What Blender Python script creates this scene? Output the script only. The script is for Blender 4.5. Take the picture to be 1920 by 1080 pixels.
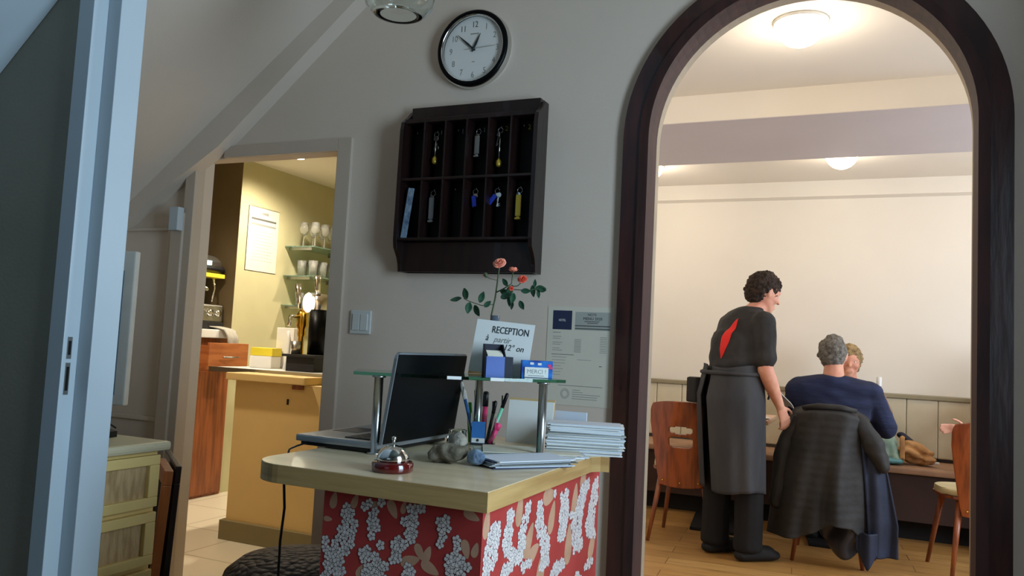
import bpy, bmesh, math, random
from mathutils import Vector, Matrix, noise
PI = math.pi
R = math.radians
for o in list(bpy.data.objects): bpy.data.objects.remove(o)
S = bpy.context.scene
C = S.collection

# ------------------------------------------------------------------ camera
cd = bpy.data.cameras.new('camera'); cam = bpy.data.objects.new('camera', cd); C.objects.link(cam)
cd.sensor_width = 36.0; cd.lens = 1495.0/1920*36; cd.clip_start = 0.05
ax = Vector((0.91529483, 0.39965567, 0.05010703))      # image right, in the world
dn = Vector((0.01615226, 0.08788193, -0.99599994))     # image down
fw = Vector((-0.40246052, 0.91244294, 0.07398253))     # view direction
cam.matrix_world = Matrix(((ax.x, -dn.x, -fw.x, 0), (ax.y, -dn.y, -fw.y, 0), (ax.z, -dn.z, -fw.z, 1.13), (0, 0, 0, 1)))
S.camera = cam
cd.dof.use_dof = False
S.view_settings.view_transform = 'Standard'; S.view_settings.look = 'None'
S.view_settings.gamma = 1.0; S.view_settings.use_curve_mapping = False
S.view_settings.exposure = 0.0

# ------------------------------------------------------------------ world and daylight
w = bpy.data.worlds.new('world'); S.world = w; w.use_nodes = True
bg = w.node_tree.nodes['Background']; bg.inputs[0].default_value = (0.42, 0.6, 0.85, 1); bg.inputs[1].default_value = 0.35

def area(name, loc, rot, sx, sy, power, col):
    l = bpy.data.lights.new(name, 'AREA'); l.shape = 'RECTANGLE'; l.size = sx; l.size_y = sy; l.energy = power; l.color = col
    o = bpy.data.objects.new(name, l); C.objects.link(o); o.location = loc; o.rotation_euler = rot; return o
# daylight that comes in through the windows (one beside the camera, one in the dining room)
area('daylight_reception', (0.99, 1.15, 1.5), (0, R(90), 0), 1.3, 0.8, 56, (0.62, 0.83, 1.0))
area('daylight_dining', (2.42, 4.4, 1.5), (0, R(90), 0), 1.3, 2.0, 80, (0.74, 0.86, 1.0))
area('daylight_entrance', (-0.9, -1.43, 1.45), (R(90), 0, 0), 1.2, 1.2, 0.6, (0.66, 0.84, 1.0))

def point(name, loc, power, col, r=0.06):
    l = bpy.data.lights.new(name, 'POINT'); l.energy = power; l.color = col; l.shadow_soft_size = r
    o = bpy.data.objects.new(name, l); C.objects.link(o); o.location = loc; return o
WARM = (1.0, 0.91, 0.79)
LAMPS = [(-0.25, 3.36, 2.52), (-0.14, 5.62, 2.52), (-1.46, 5.72, 2.52), (1.25, 3.4, 2.52), (1.2, 5.6, 2.52), (-1.46, 3.4, 2.52)]

# ------------------------------------------------------------------ materials
def srgb(h):
    if isinstance(h, str):
        v = [int(h[i:i+2], 16)/255 for i in (0, 2, 4)]
    else: v = [c/255 for c in h]
    return tuple(c/12.92 if c <= 0.04045 else ((c+0.055)/1.055)**2.4 for c in v) + (1,)
MATS = {}
def mat(name, col, rough=0.6, metal=0.0, var=0.06, scale=6.0, bump=0.0, bscale=40.0, emit=None, estr=0.0, trans=0.0, ior=1.45, spec=0.5, coat=0.0, col2=None, stretch=(1, 1, 1), sheen=0.0):
    m = bpy.data.materials.new(name); m.use_nodes = True; MATS[name] = m
    nt = m.node_tree; N = nt.nodes; L = nt.links; p = N['Principled BSDF']
    c = srgb(col)
    tc = N.new('ShaderNodeTexCoord'); mp = N.new('ShaderNodeMapping'); L.new(tc.outputs['Object'], mp.inputs[0])
    mp.inputs['Scale'].default_value = stretch
    nz = N.new('ShaderNodeTexNoise'); nz.inputs['Scale'].default_value = scale; nz.inputs['Detail'].default_value = 4
    L.new(mp.outputs[0], nz.inputs[0])
    cr = N.new('ShaderNodeValToRGB'); L.new(nz.outputs[0], cr.inputs[0])
    d = srgb(col2) if col2 else tuple(x*(1-var*2) for x in c[:3])+(1,)
    cr.color_ramp.elements[0].color = d; cr.color_ramp.elements[0].position = 0.35
    cr.color_ramp.elements[1].color = c; cr.color_ramp.elements[1].position = 0.6
    L.new(cr.outputs[0], p.inputs['Base Color'])
    p.inputs['Roughness'].default_value = rough; p.inputs['Metallic'].default_value = metal
    p.inputs['Specular IOR Level'].default_value = spec; p.inputs['IOR'].default_value = ior
    p.inputs['Transmission Weight'].default_value = trans; p.inputs['Coat Weight'].default_value = coat
    p.inputs['Sheen Weight'].default_value = sheen
    if emit: p.inputs['Emission Color'].default_value = srgb(emit); p.inputs['Emission Strength'].default_value = estr
    if bump:
        b = N.new('ShaderNodeBump'); n2 = N.new('ShaderNodeTexNoise'); n2.inputs['Scale'].default_value = bscale; n2.inputs['Detail'].default_value = 3
        L.new(mp.outputs[0], n2.inputs[0]); L.new(n2.outputs[0], b.inputs['Height']); b.inputs['Strength'].default_value = bump
        b.inputs['Distance'].default_value = 0.01; L.new(b.outputs[0], p.inputs['Normal'])
    return m
def wood(name, c1, c2, rough=0.45, st=(1, 1, 12), scale=5, coat=0.0):
    return mat(name, c1, rough, col2=c2, scale=scale, stretch=st, bump=0.08, bscale=scale*2, coat=coat)
mat('white paint', (214, 199, 184), 0.7, var=0.02, scale=2, bump=0.05, bscale=120)
mat('slope paint', (216, 202, 188), 0.75, var=0.02, scale=2, bump=0.04, bscale=100)
mat('partition paint', (150, 146, 132), 0.8, var=0.05, scale=3, bump=0.1, bscale=90)
mat('entrance wall', (92, 98, 92), 0.8, var=0.05, scale=3, bump=0.1, bscale=90)
mat('gloss trim', (186, 198, 206), 0.4, var=0.01)
mat('casing paint', (196, 180, 164), 0.45, var=0.02)
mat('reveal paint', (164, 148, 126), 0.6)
mat('cream wall', (230, 223, 211), 0.75, var=0.015, scale=2, bump=0.03, bscale=80)
mat('lilac daylight tint', (205, 198, 200), 0.75, var=0.015, scale=2)  # cream paint with the lilac cast of daylight put into its colour
mat('taupe wall', (120, 108, 84), 0.8, var=0.03, scale=3)
mat('green wall', (190, 184, 146), 0.8, var=0.04, scale=3)
mat('brown wall', (110, 94, 66), 0.85, var=0.05)
mat('ochre wall', (218, 186, 124), 0.7, var=0.03, scale=3)
mat('olive skirting', (128, 116, 82), 0.55, var=0.04)
mat('tile', (214, 204, 182), 0.4, var=0.05, scale=3)
mat('slab', (104, 92, 78), 0.6)
mat('white metal', (225, 225, 222), 0.35)
wood('mahogany', (62, 30, 26), (42, 20, 18), 0.32, (6, 6, 1), 4, coat=0.3)
wood('mahogany matt', (60, 30, 26), (44, 22, 19), 0.75, (6, 6, 1), 4)
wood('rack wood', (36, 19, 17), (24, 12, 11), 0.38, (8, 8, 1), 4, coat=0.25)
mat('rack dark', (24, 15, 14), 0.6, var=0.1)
wood('cabinet wood', (150, 84, 44), (112, 56, 28), 0.4, (9, 9, 0.7), 4, coat=0.2)
wood('drawer wood', (176, 108, 62), (150, 84, 46), 0.4, (1, 1, 8), 4)
wood('chair wood', (150, 74, 34), (110, 50, 22), 0.3, (10, 10, 0.8), 4, coat=0.5)
wood('leg wood', (150, 84, 48), (118, 60, 32), 0.35, (10, 10, 1), 4, coat=0.3)
wood('counter edge', (196, 160, 104), (172, 134, 82), 0.45, (1, 1, 14), 3)
mat('laminate', (224, 204, 170), 0.28, col2=(210, 190, 156), scale=3, stretch=(1, 9, 1), coat=0.2)
wood('pale table', (224, 188, 158), (206, 164, 134), 0.35, (1, 8, 1), 4)
wood('frame wood', (176, 110, 60), (150, 86, 44), 0.4, (6, 6, 1), 4)
mat('chest paint', (232, 206, 134), 0.5, var=0.05, scale=5)
mat('chest top', (200, 192, 160), 0.45, var=0.03)
mat('hessian', (206, 178, 132), 0.9, col2=(176, 148, 104), scale=60, stretch=(1, 1, 0.2), bump=0.5, bscale=200)
mat('chrome', (215, 215, 212), 0.12, 1.0, var=0.0)
mat('brushed steel', (178, 178, 174), 0.32, 1.0, var=0.03)
mat('brass', (214, 170, 70), 0.25, 1.0, var=0.03)
mat('gold fob', (210, 178, 70), 0.35, 0.6, var=0.03)
mat('black plastic', (16, 16, 18), 0.35)
mat('black gloss', (8, 9, 11), 0.35, spec=0.12)
mat('black matt', (20, 19, 19), 0.75)
mat('laptop grey', (150, 154, 158), 0.35, 0.6)
mat('key grey', (40, 42, 46), 0.5)
mat('glass', (245, 250, 248), 0.02, trans=1.0, ior=1.45, var=0)
mat('bar glass', (250, 250, 246), 0.10, trans=0.87, ior=1.3, var=0)
mat('clear shelf', (190, 225, 208), 0.08, trans=0.8, ior=1.3, var=0)
mat('shelf glass', (110, 195, 160), 0.02, trans=1.0, ior=1.45, var=0)
mat('red base', (84, 12, 10), 0.15, coat=0.8, var=0.05)
mat('paper', (226, 226, 222), 0.8, var=0.01)
mat('blue white paper', (206, 214, 226), 0.7, var=0.02)
mat('ink', (44, 50, 54), 0.7)
mat('ink grey', (146, 148, 144), 0.8)
mat('cream paper', (214, 208, 192), 0.8, var=0.02)
mat('poster grey', (170, 172, 166), 0.8)
mat('poster dark', (96, 98, 94), 0.8)
mat('navy print', (40, 48, 78), 0.7)
mat('navy card', (16, 22, 44), 0.5)
mat('blue card', (92, 116, 186), 0.5)
mat('bright blue', (40, 120, 205), 0.4, col2=(30, 50, 140), scale=30)
mat('tan card', (196, 166, 118), 0.8, var=0.04)
mat('pink', (226, 66, 120), 0.4)
mat('green plastic', (60, 160, 60), 0.4)
mat('mint', (120, 205, 170), 0.4)
mat('blue plastic', (60, 120, 190), 0.4)
mat('royal blue', (40, 60, 170), 0.4)
mat('grey plastic', (120, 120, 120), 0.5)
mat('stone brown', (118, 108, 92), 0.9, col2=(78, 72, 60), scale=18, bump=0.6, bscale=60)
mat('stone pale', (150, 144, 132), 0.9, col2=(110, 106, 96), scale=25, bump=0.6, bscale=60)
mat('stone blue', (128, 150, 172), 0.9, col2=(84, 104, 130), scale=30, bump=0.6, bscale=70)
mat('leaf', (52, 92, 66), 0.5, col2=(34, 66, 46), scale=20)
mat('stem', (70, 84, 52), 0.6)
mat('petal', (244, 158, 132), 0.6, col2=(232, 128, 100), scale=30)
mat('petal deep', (236, 104, 78), 0.6, col2=(214, 80, 60), scale=30)
mat('vase grey', (84, 94, 106), 0.25)
mat('wallpaper red', (184, 62, 56), 0.75, col2=(166, 50, 46), scale=5)
mat('floret outline', (112, 98, 94), 0.8)
mat('floret', (232, 220, 214), 0.75, col2=(210, 198, 194), scale=60)
mat('floret soft', (190, 184, 184), 0.8)
mat('floret eye', (110, 96, 92), 0.8)
mat('paper leaf', (198, 152, 122), 0.8, col2=(184, 140, 110), scale=20)
mat('yellow plastic', (236, 216, 60), 0.5)
mat('skin', (224, 168, 142), 0.55, col2=(208, 142, 118), scale=9)
mat('hair brown', (58, 42, 32), 0.8, col2=(30, 22, 18), scale=45, bump=1.0, bscale=110)
mat('hair grey', (128, 124, 116), 0.85, col2=(84, 80, 74), scale=45, bump=1.0, bscale=120)
mat('hair fair', (170, 144, 100), 0.85, col2=(120, 100, 70), scale=45, bump=1.0, bscale=120)
mat('eye', (40, 34, 30), 0.2)
mat('shirt black', (50, 49, 49), 0.85, col2=(36, 35, 35), scale=8, bump=0.7, bscale=14)
mat('shirt red', (226, 40, 34), 0.7)
mat('apron', (66, 67, 70), 0.85, col2=(48, 49, 53), scale=5, bump=0.7, bscale=9, stretch=(1, 1, 0.3))
mat('trousers', (18, 17, 18), 0.85, bump=0.5, bscale=14)
mat('navy knit', (38, 46, 78), 0.9, col2=(26, 32, 58), scale=7, bump=0.6, bscale=22, stretch=(0.5, 0.5, 2.2))
mat('coat black', (44, 43, 42), 0.7, col2=(30, 30, 30), scale=4, bump=0.9, bscale=9)
mat('coat navy', (36, 46, 70), 0.7, col2=(24, 32, 52), scale=4, bump=0.5, bscale=14)
mat('coat lining', (52, 54, 64), 0.4)
mat('knit tan', (150, 120, 96), 0.9)
mat('bench cream', (214, 204, 178), 0.65, col2=(200, 190, 162), scale=3)
mat('bench rail', (150, 140, 112), 0.5)
mat('bench tan', (176, 140, 112), 0.6, col2=(160, 124, 98), scale=5)
mat('bench brown', (66, 46, 40), 0.7, col2=(54, 38, 34), scale=4)
mat('seat cream', (204, 190, 146), 0.7)
mat('bag green', (150, 178, 160), 0.6, col2=(120, 150, 140), scale=12)
mat('teal', (96, 160, 164), 0.35)
mat('jacket tan', (196, 150, 98), 0.8, col2=(160, 116, 74), scale=12)
mat('monitor white', (212, 216, 214), 0.4)
mat('screen', (98, 128, 148), 0.2)
mat('lamp glow', (255, 240, 215), 0.4, emit=(255, 226, 178), estr=11.0)
mat('spot glow', (255, 246, 230), 0.4, emit=(255, 240, 215), estr=12.0)
mat('display glow', (190, 235, 235), 0.3, emit=(190, 240, 240), estr=1.6)
mat('oval glow', (250, 246, 225), 0.3, emit=(255, 248, 220), estr=2.2)
mat('cloth grey', (170, 166, 156), 0.85, bump=0.5, bscale=30)

def brickmat(name, c1, c2, cm, sx, sy, mortar, rot=0.0, rough=0.4, off=0.5, grain=True):
    m = bpy.data.materials.new(name); m.use_nodes = True; MATS[name] = m
    nt = m.node_tree; N = nt.nodes; L = nt.links; p = N['Principled BSDF']; p.inputs['Roughness'].default_value = rough
    tc = N.new('ShaderNodeTexCoord'); mp = N.new('ShaderNodeMapping'); L.new(tc.outputs['Object'], mp.inputs[0]); mp.inputs['Rotation'].default_value = (0, 0, rot)
    b = N.new('ShaderNodeTexBrick'); L.new(mp.outputs[0], b.inputs[0]); b.inputs['Scale'].default_value = 1
    b.inputs['Color1'].default_value = srgb(c1); b.inputs['Color2'].default_value = srgb(c2); b.inputs['Mortar'].default_value = srgb(cm)
    b.inputs['Mortar Size'].default_value = mortar; b.inputs['Brick Width'].default_value = sx; b.inputs['Row Height'].default_value = sy; b.offset = off
    if grain:
        m2 = N.new('ShaderNodeMapping'); L.new(mp.outputs[0], m2.inputs[0]); m2.inputs['Scale'].default_value = (2, 26, 1)
        nz = N.new('ShaderNodeTexNoise'); nz.inputs['Scale'].default_value = 2; nz.inputs['Detail'].default_value = 5; L.new(m2.outputs[0], nz.inputs[0])
        mx = N.new('ShaderNodeMixRGB'); mx.blend_type = 'MULTIPLY'; mx.inputs[0].default_value = 0.55
        cr = N.new('ShaderNodeValToRGB'); cr.color_ramp.elements[0].color = (0.45, 0.4, 0.35, 1); cr.color_ramp.elements[0].position = 0.3; cr.color_ramp.elements[1].position = 0.65
        L.new(nz.outputs[0], cr.inputs[0]); L.new(b.outputs[0], mx.inputs[1]); L.new(cr.outputs[0], mx.inputs[2]); L.new(mx.outputs[0], p.inputs['Base Color'])
    else: L.new(b.outputs[0], p.inputs['Base Color'])
    return m
brickmat('oak planks', (206, 160, 96), (184, 136, 76), (140, 100, 58), 1.3, 0.14, 0.003, R(-4), 0.35)
brickmat('floor tiles', (216, 206, 184), (208, 198, 174), (176, 164, 140), 0.45, 0.45, 0.006, 0, 0.35, 0.0, False)
def weave(name):
    m = mat(name, (70, 54, 46), 0.6, col2=(36, 28, 26), scale=30)
    N = m.node_tree.nodes; L = m.node_tree.links; p = N['Principled BSDF']
    tc = N.new('ShaderNodeTexCoord'); w1 = N.new('ShaderNodeTexVoronoi'); w1.inputs['Scale'].default_value = 42
    L.new(tc.outputs['Object'], w1.inputs[0]); b = N.new('ShaderNodeBump'); b.inputs['Strength'].default_value = 1; b.inputs['Distance'].default_value = 0.012
    b.invert = True; L.new(w1.outputs['Distance'], b.inputs['Height']); L.new(b.outputs[0], p.inputs['Normal']); return m
weave('wicker')

# ------------------------------------------------------------------ mesh helpers
class B:
    def __init__(s, *mats): s.bm = bmesh.new(); s.mats = list(mats); s.sm = set()
    def _mi(s, m):
        if m is None: return 0
        if m not in s.mats: s.mats.append(m)
        return s.mats.index(m)
    def face(s, pts, m=None, smooth=False):
        vs = [s.bm.verts.new(p) for p in pts]
        f = s.bm.faces.new(vs); f.material_index = s._mi(m); f.smooth = smooth; return f
    def box(s, x0, x1, y0, y1, z0, z1, m=None, bev=0.0, M=None):
        i = s._mi(m)
        vs = [s.bm.verts.new((x, y, z)) for x in (x0, x1) for y in (y0, y1) for z in (z0, z1)]
        fs = []
        for q in ((0, 1, 3, 2), (4, 6, 7, 5), (0, 4, 5, 1), (2, 3, 7, 6), (0, 2, 6, 4), (1, 5, 7, 3)):
            f = s.bm.faces.new([vs[k] for k in q]); f.material_index = i; fs.append(f)
        if bev:
            es = list({e for f in fs for e in f.edges})
            r = bmesh.ops.bevel(s.bm, geom=es, offset=bev, segments=2, profile=0.6, affect='EDGES')
            vs = list({v for f in r['faces'] for v in f.verts} | {v for v in vs if v.is_valid})
            for f in r['faces']: f.material_index = i
        if M is not None:
            for v in {v for v in vs if v.is_valid}: v.co = M @ v.co
        return vs
    def prism(s, poly, a, b, axis='z', m=None, bev=0.0, M=None, smooth=False):
        i = s._mi(m)
        def P(u, v, w): return {'z': (u, v, w), 'y': (u, w, v), 'x': (w, u, v)}[axis]
        lo = [s.bm.verts.new(P(u, v, a)) for u, v in poly]; hi = [s.bm.verts.new(P(u, v, b)) for u, v in poly]
        fs = [s.bm.faces.new(lo), s.bm.faces.new(hi)]
        n = len(poly)
        for k in range(n):
            f = s.bm.faces.new([lo[k], lo[(k+1) % n], hi[(k+1) % n], hi[k]]); fs.append(f); f.smooth = smooth
        for f in fs: f.material_index = i
        vs = lo+hi
        if bev:
            es = list({e for f in fs[:2] for e in f.edges})
            r = bmesh.ops.bevel(s.bm, geom=es, offset=bev, segments=2, profile=0.6, affect='EDGES')
            for f in r['faces']: f.material_index = i
            vs = list({v for f in fs if f.is_valid for v in f.verts} | {v for f in r['faces'] for v in f.verts})
        if M is not None:
            for v in vs: v.co = M @ v.co
        return vs
    def tube(s, pts, r, n=10, m=None, smooth=True, cap=True):
        i = s._mi(m); pts = [Vector(p) for p in pts]; rs = r if isinstance(r, (list, tuple)) else [r]*len(pts)
        t0 = (pts[1]-pts[0]).normalized(); up = Vector((0, 0, 1)) if abs(t0.z) < 0.9 else Vector((1, 0, 0))
        a = t0.cross(up).normalized(); rings = []
        for k, p in enumerate(pts):
            t = (pts[min(k+1, len(pts)-1)]-pts[max(k-1, 0)]).normalized()
            a = (a - t*a.dot(t)).normalized(); b = t.cross(a)
            rings.append([s.bm.verts.new(p+(a*math.cos(2*PI*j/n)+b*math.sin(2*PI*j/n))*rs[k]) for j in range(n)])
        for k in range(len(rings)-1):
            for j in range(n):
                f = s.bm.faces.new([rings[k][j], rings[k][(j+1) % n], rings[k+1][(j+1) % n], rings[k+1][j]]); f.smooth = smooth; f.material_index = i
        if cap:
            for rg in (rings[0][::-1], rings[-1]):
                f = s.bm.faces.new(rg); f.material_index = i
    def lathe(s, prof, c=(0, 0, 0), n=24, m=None, M=None, smooth=True, sx=1, sy=1):
        i = s._mi(m); c = Vector(c); rings = []; allv = []
        for r, z in prof:
            if r < 1e-6: rg = [s.bm.verts.new((0, 0, z))]
            else: rg = [s.bm.verts.new((r*sx*math.cos(2*PI*j/n), r*sy*math.sin(2*PI*j/n), z)) for j in range(n)]
            rings.append(rg); allv += rg
        for k in range(len(rings)-1):
            A, D = rings[k], rings[k+1]
            for j in range(n):
                q = [A[j % len(A)], A[(j+1) % len(A)], D[(j+1) % len(D)], D[j % len(D)]]
                q2 = []
                for v in q:
                    if v not in q2: q2.append(v)
                if len(q2) > 2:
                    f = s.bm.faces.new(q2); f.smooth = smooth; f.material_index = i
        for v in allv: v.co = (M @ v.co if M is not None else v.co) + c
    def hull(s, items, M=None, m=None, sub=2, smooth=True, frame=None):
        """convex hull of ellipsoids: items = [(centre, (rx,ry,rz)), ...]; frame orients the radii"""
        t = bmesh.new()
        for c, r in items:
            if not isinstance(r, (tuple, list)): r = (r, r, r)
            q = bmesh.ops.create_icosphere(t, subdivisions=sub, radius=1.0)
            for v in q['verts']:
                p = Vector((v.co.x*r[0], v.co.y*r[1], v.co.z*r[2]))
                if frame is not None: p = frame @ p
                v.co = p + Vector(c)
        if len(items) > 1:
            bmesh.ops.delete(t, geom=list(t.faces)+list(t.edges), context='FACES_KEEP_BOUNDARY') if False else None
            r = bmesh.ops.convex_hull(t, input=list(t.verts))
            dele = [g for g in r['geom_interior'] if isinstance(g, bmesh.types.BMVert)]
            dele += [g for g in r['geom_unused'] if isinstance(g, bmesh.types.BMVert)]
            bmesh.ops.delete(t, geom=list(set(dele)), context='VERTS')
            keep = {g for g in r['geom'] if isinstance(g, bmesh.types.BMFace)}
            bad = [f for f in t.faces if f not in keep]
            bmesh.ops.delete(t, geom=bad, context='FACES')
        i = s._mi(m); mp = {}
        for v in t.verts: mp[v] = s.bm.verts.new(M @ v.co if M is not None else v.co)
        for f in t.faces:
            g = s.bm.faces.new([mp[v] for v in f.verts]); g.smooth = smooth; g.material_index = i
        t.free()
    def grid(s, fn, nu, nv, m=None, smooth=True, skip=None, close=False):
        i = s._mi(m)
        V = [[s.bm.verts.new(fn(a/nu, b/nv)) for b in range(nv+1)] for a in range(nu+1)]
        for a in range(nu):
            for b in range(nv):
                if skip and skip((a+0.5)/nu, (b+0.5)/nv): continue
                f = s.bm.faces.new([V[a][b], V[a+1][b], V[a+1][b+1], V[a][b+1]]); f.smooth = smooth; f.material_index = i
    def text(s, txt, size, M, m=None, ext=0.0006, align='CENTER', sx=1.0, shear=0.0):
        cu = bpy.data.curves.new('t', 'FONT'); cu.body = txt; cu.size = size; cu.extrude = ext; cu.align_x = align; cu.resolution_u = 3; cu.shear = shear
        o = bpy.data.objects.new('t', cu); C.objects.link(o)
        bpy.context.view_layer.update()
        me = bpy.data.meshes.new_from_object(o.evaluated_get(bpy.context.evaluated_depsgraph_get()))
        i = s._mi(m); mp = [s.bm.verts.new(M @ Vector((v.co.x*sx, v.co.y, v.co.z))) for v in me.vertices]
        for p in me.polygons:
            try: f = s.bm.faces.new([mp[k] for k in p.vertices]); f.material_index = i
            except ValueError: pass
        bpy.data.objects.remove(o); bpy.data.curves.remove(cu); bpy.data.meshes.remove(me)

def mw(o):
    M = Matrix.LocRotScale(o.location, o.rotation_euler, None)
    return M if o.parent is None else mw(o.parent) @ M
def tag(o, label=None, cat=None, group=None, kind=None):
    if label: o['label'] = label
    if cat: o['category'] = cat
    if group: o['group'] = group
    if kind: o['kind'] = kind
    return o
def obj(name, b, parent=None, world=True, solid=0.0, sub=0, disp=None, recalc=True, fix=True):
    bm = b.bm
    if recalc: bmesh.ops.recalc_face_normals(bm, faces=bm.faces)
    me = bpy.data.meshes.new(name)
    if parent is not None and world:
        Mi = mw(parent).inverted()
        bm.transform(Mi)
    bm.to_mesh(me); bm.free()
    for k in b.mats: me.materials.append(MATS[k])
    o = bpy.data.objects.new(name, me); C.objects.link(o)
    if parent is not None: o.parent = parent
    if solid:
        md = o.modifiers.new('solid', 'SOLIDIFY'); md.thickness = solid; md.offset = 0
    if sub:
        md = o.modifiers.new('sub', 'SUBSURF'); md.levels = sub; md.render_levels = sub
    return o
def blob(name, b, parent=None, voxel=0.01, smooth=6, world=True, noise_amp=0.0, noise_scale=8.0, wr=None):
    """join overlapping solids into one continuous surface"""
    me = bpy.data.meshes.new('tmp'); b.bm.to_mesh(me); b.bm.free()
    t = bpy.data.objects.new('tmp', me); C.objects.link(t)
    md = t.modifiers.new('r', 'REMESH'); md.mode = 'VOXEL'; md.voxel_size = voxel; md.use_smooth_shade = True
    if smooth:
        sm = t.modifiers.new('s', 'SMOOTH'); sm.iterations = smooth; sm.factor = 0.5
    bpy.context.view_layer.update()
    me2 = bpy.data.meshes.new_from_object(t.evaluated_get(bpy.context.evaluated_depsgraph_get()))
    bpy.data.objects.remove(t); bpy.data.meshes.remove(me)
    if noise_amp or wr:
        ns = [v.normal.copy() for v in me2.vertices]
        for v, n in zip(me2.vertices, ns):
            d = 0
            if noise_amp: d += noise.noise(v.co*noise_scale)*noise_amp
            if wr: d += wr(v.co)
            v.co += n*d
    if parent is not None and world: me2.transform(mw(parent).inverted())
    me2.materials.clear(); me2.name = name
    for k in b.mats: me2.materials.append(MATS[k])
    for p in me2.polygons: p.use_smooth = True; p.material_index = 0
    o = bpy.data.objects.new(name, me2); C.objects.link(o)
    if parent is not None: o.parent = parent
    return o
def thing(name, label, cat, loc=(0, 0, 0), rz=0.0, group=None):
    o = bpy.data.objects.new(name, None); C.objects.link(o); o.empty_display_size = 0.05
    o.location = loc; o.rotation_euler = (0, 0, rz); return tag(o, label, cat, group)
def struct(name, b, **k):
    o = obj(name, b, **k); o['kind'] = 'structure'; return o
def dup(root, loc=None, rz=None, label=None, group=None):
    r = root.copy(); C.objects.link(r)
    if loc is not None: r.location = loc
    if rz is not None: r.rotation_euler = (0, 0, rz)
    if label: r['label'] = label
    if group: r['group'] = group
    def rec(src, dst):
        for ch in [c for c in bpy.data.objects if c.parent == src]:
            c = ch.copy(); C.objects.link(c); c.parent = dst; rec(ch, c)
    rec(root, r); return r
def rbox(name, dims, m, parent=None, bev=0.003, **k):
    b = B(m); b.box(*dims, bev=bev); return obj(name, b, parent, **k)
def arc(cx, cz, r, a0, a1, n): return [(cx+r*math.cos(a0+(a1-a0)*k/n), cz+r*math.sin(a0+(a1-a0)*k/n)) for k in range(n+1)]
def MX(loc, rx=0, ry=0, rz=0, s=1): return Matrix.Translation(loc) @ Matrix.Rotation(rz, 4, 'Z') @ Matrix.Rotation(ry, 4, 'Y') @ Matrix.Rotation(rx, 4, 'X') @ Matrix.Scale(s, 4)

# ================================================================== SETTING
YK, YB = 2.70, 2.84
AX, AR, AZ = -0.19, 0.50, 1.875           # dining arch: centre, radius, spring height
BX0, BX1, BZ = -2.76, -2.007, 1.907      # opening to the bar
# floors
b = B('slab'); b.box(-4.0, 1.2, -1.6, YK, -0.06, 0.0); b.box(BX1, 1.2, YK, YB, -0.06, 0.0); struct('floor', b)
b = B('floor tiles'); b.box(-5.0, -2.0, 2.775, 6.7, -0.06, 0.0); b.box(BX0, BX1, YK, 2.775, -0.06, 0.0); struct('floor_bar', b)
b = B('oak planks'); b.box(-1.95, 2.6, YB, 6.7, -0.06, 0.0); struct('floor_dining', b)
# wall between reception and the two rooms
b = B('white paint')
T = 2.9
YL = 2.775
for y in (YK, YL):
    b.face([(-3.3, y, 0), (BX0, y, 0), (BX0, y, T), (-3.3, y, T)])
    b.face([(BX0, y, BZ), (BX1, y, BZ), (BX1, y, T), (BX0, y, T)])
for y in (YK, YB):
    b.face([(BX1, y, 0), (AX-AR, y, 0), (AX-AR, y, T), (BX1, y, T)])
    b.face([(AX+AR, y, 0), (1.2, y, 0), (1.2, y, T), (AX+AR, y, T)])
    A = arc(AX, AZ, AR, PI, 0, 40)
    for (x0, z0), (x1, z1) in zip(A, A[1:]): b.face([(x0, y, z0), (x1, y, z1), (x1, y, T), (x0, y, T)])
for x in (BX0, BX1): b.face([(x, YK, 0), (x, YL, 0), (x, YL, BZ), (x, YK, BZ)])
b.face([(BX0, YK, BZ), (BX1, YK, BZ), (BX1, YL, BZ), (BX0, YL, BZ)])
b.face([(BX1+0.005, YL, 0), (BX1+0.005, YB, 0), (BX1+0.005, YB, T), (BX1+0.005, YL, T)])
P = [(AX-AR, 0)] + arc(AX, AZ, AR, PI, 0, 40) + [(AX+AR, 0)]
for (x0, z0), (x1, z1) in zip(P, P[1:]): b.face([(x0, YK, z0), (x1, YK, z1), (x1, YB, z1), (x0, YB, z0)], 'reveal paint', smooth=True)
struct('wall_back', b, recalc=False)
# sloping attic ceiling, flat ceiling, rafter
sl = 0.76
def zs(x): return 1.943+sl*(x+2.807)
xt = -2.807+(2.8-1.943)/sl
b = B('slope paint'); b.prism([(-3.25, zs(-3.25)), (xt, 2.8), (xt, 2.95), (-3.25, 2.95)], 1.5, YK, 'y'); struct('ceiling_slope', b)
b = B('slope paint'); b.box(xt, 1.2, 1.5, YK, 2.8, 2.95); struct('ceiling', b)
b = B('white paint'); b.box(-3.35, -3.2, 1.5, YK, 0, 1.75); struct('wall_left', b)
b = B('slope paint')
def rz(x, d): return zs(x)-d
b.prism([(-3.2, rz(-3.2, 0.0)), (xt, rz(xt, 0.0)), (xt+0.03, rz(xt, 0.05)), (-2.60, rz(-2.60, 0.155)), (-3.02, rz(-2.93, 0.155)), (-3.2, rz(-3.08, 0.155))], YK-0.075, YK, 'y')
struct('trim_1', b)
# casing of the bar opening
b = B('casing paint')
y0 = YK-0.018
b.box(BX1, BX1+0.07, y0, YK, 0, BZ+0.052, bev=0.003); b.box(-2.62, BX1, y0, YK, BZ, BZ+0.052, bev=0.003)
b.box(BX0-0.055, BX0+0.003, y0-0.02, YK+0.02, 0, BZ+0.02, bev=0.003)
struct('trim_2', b)
b = B('casing paint'); b.box(-2.87, -2.80, YK-0.05, YK, 0, 1.66, bev=0.004); struct('trim_3', b)
# panelled cupboard front left of the opening
b = B('white paint')
for (x0, x1, z0, z1) in ((-3.2, -2.905, 0.715, 0.735), (-2.925, -2.905, 0.735, 1.60), (-3.2, -2.925, 1.585, 1.60)): b.box(x0, x1, YK-0.014, YK, z0, z1, bev=0.004)
struct('trim_4', b)
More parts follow.
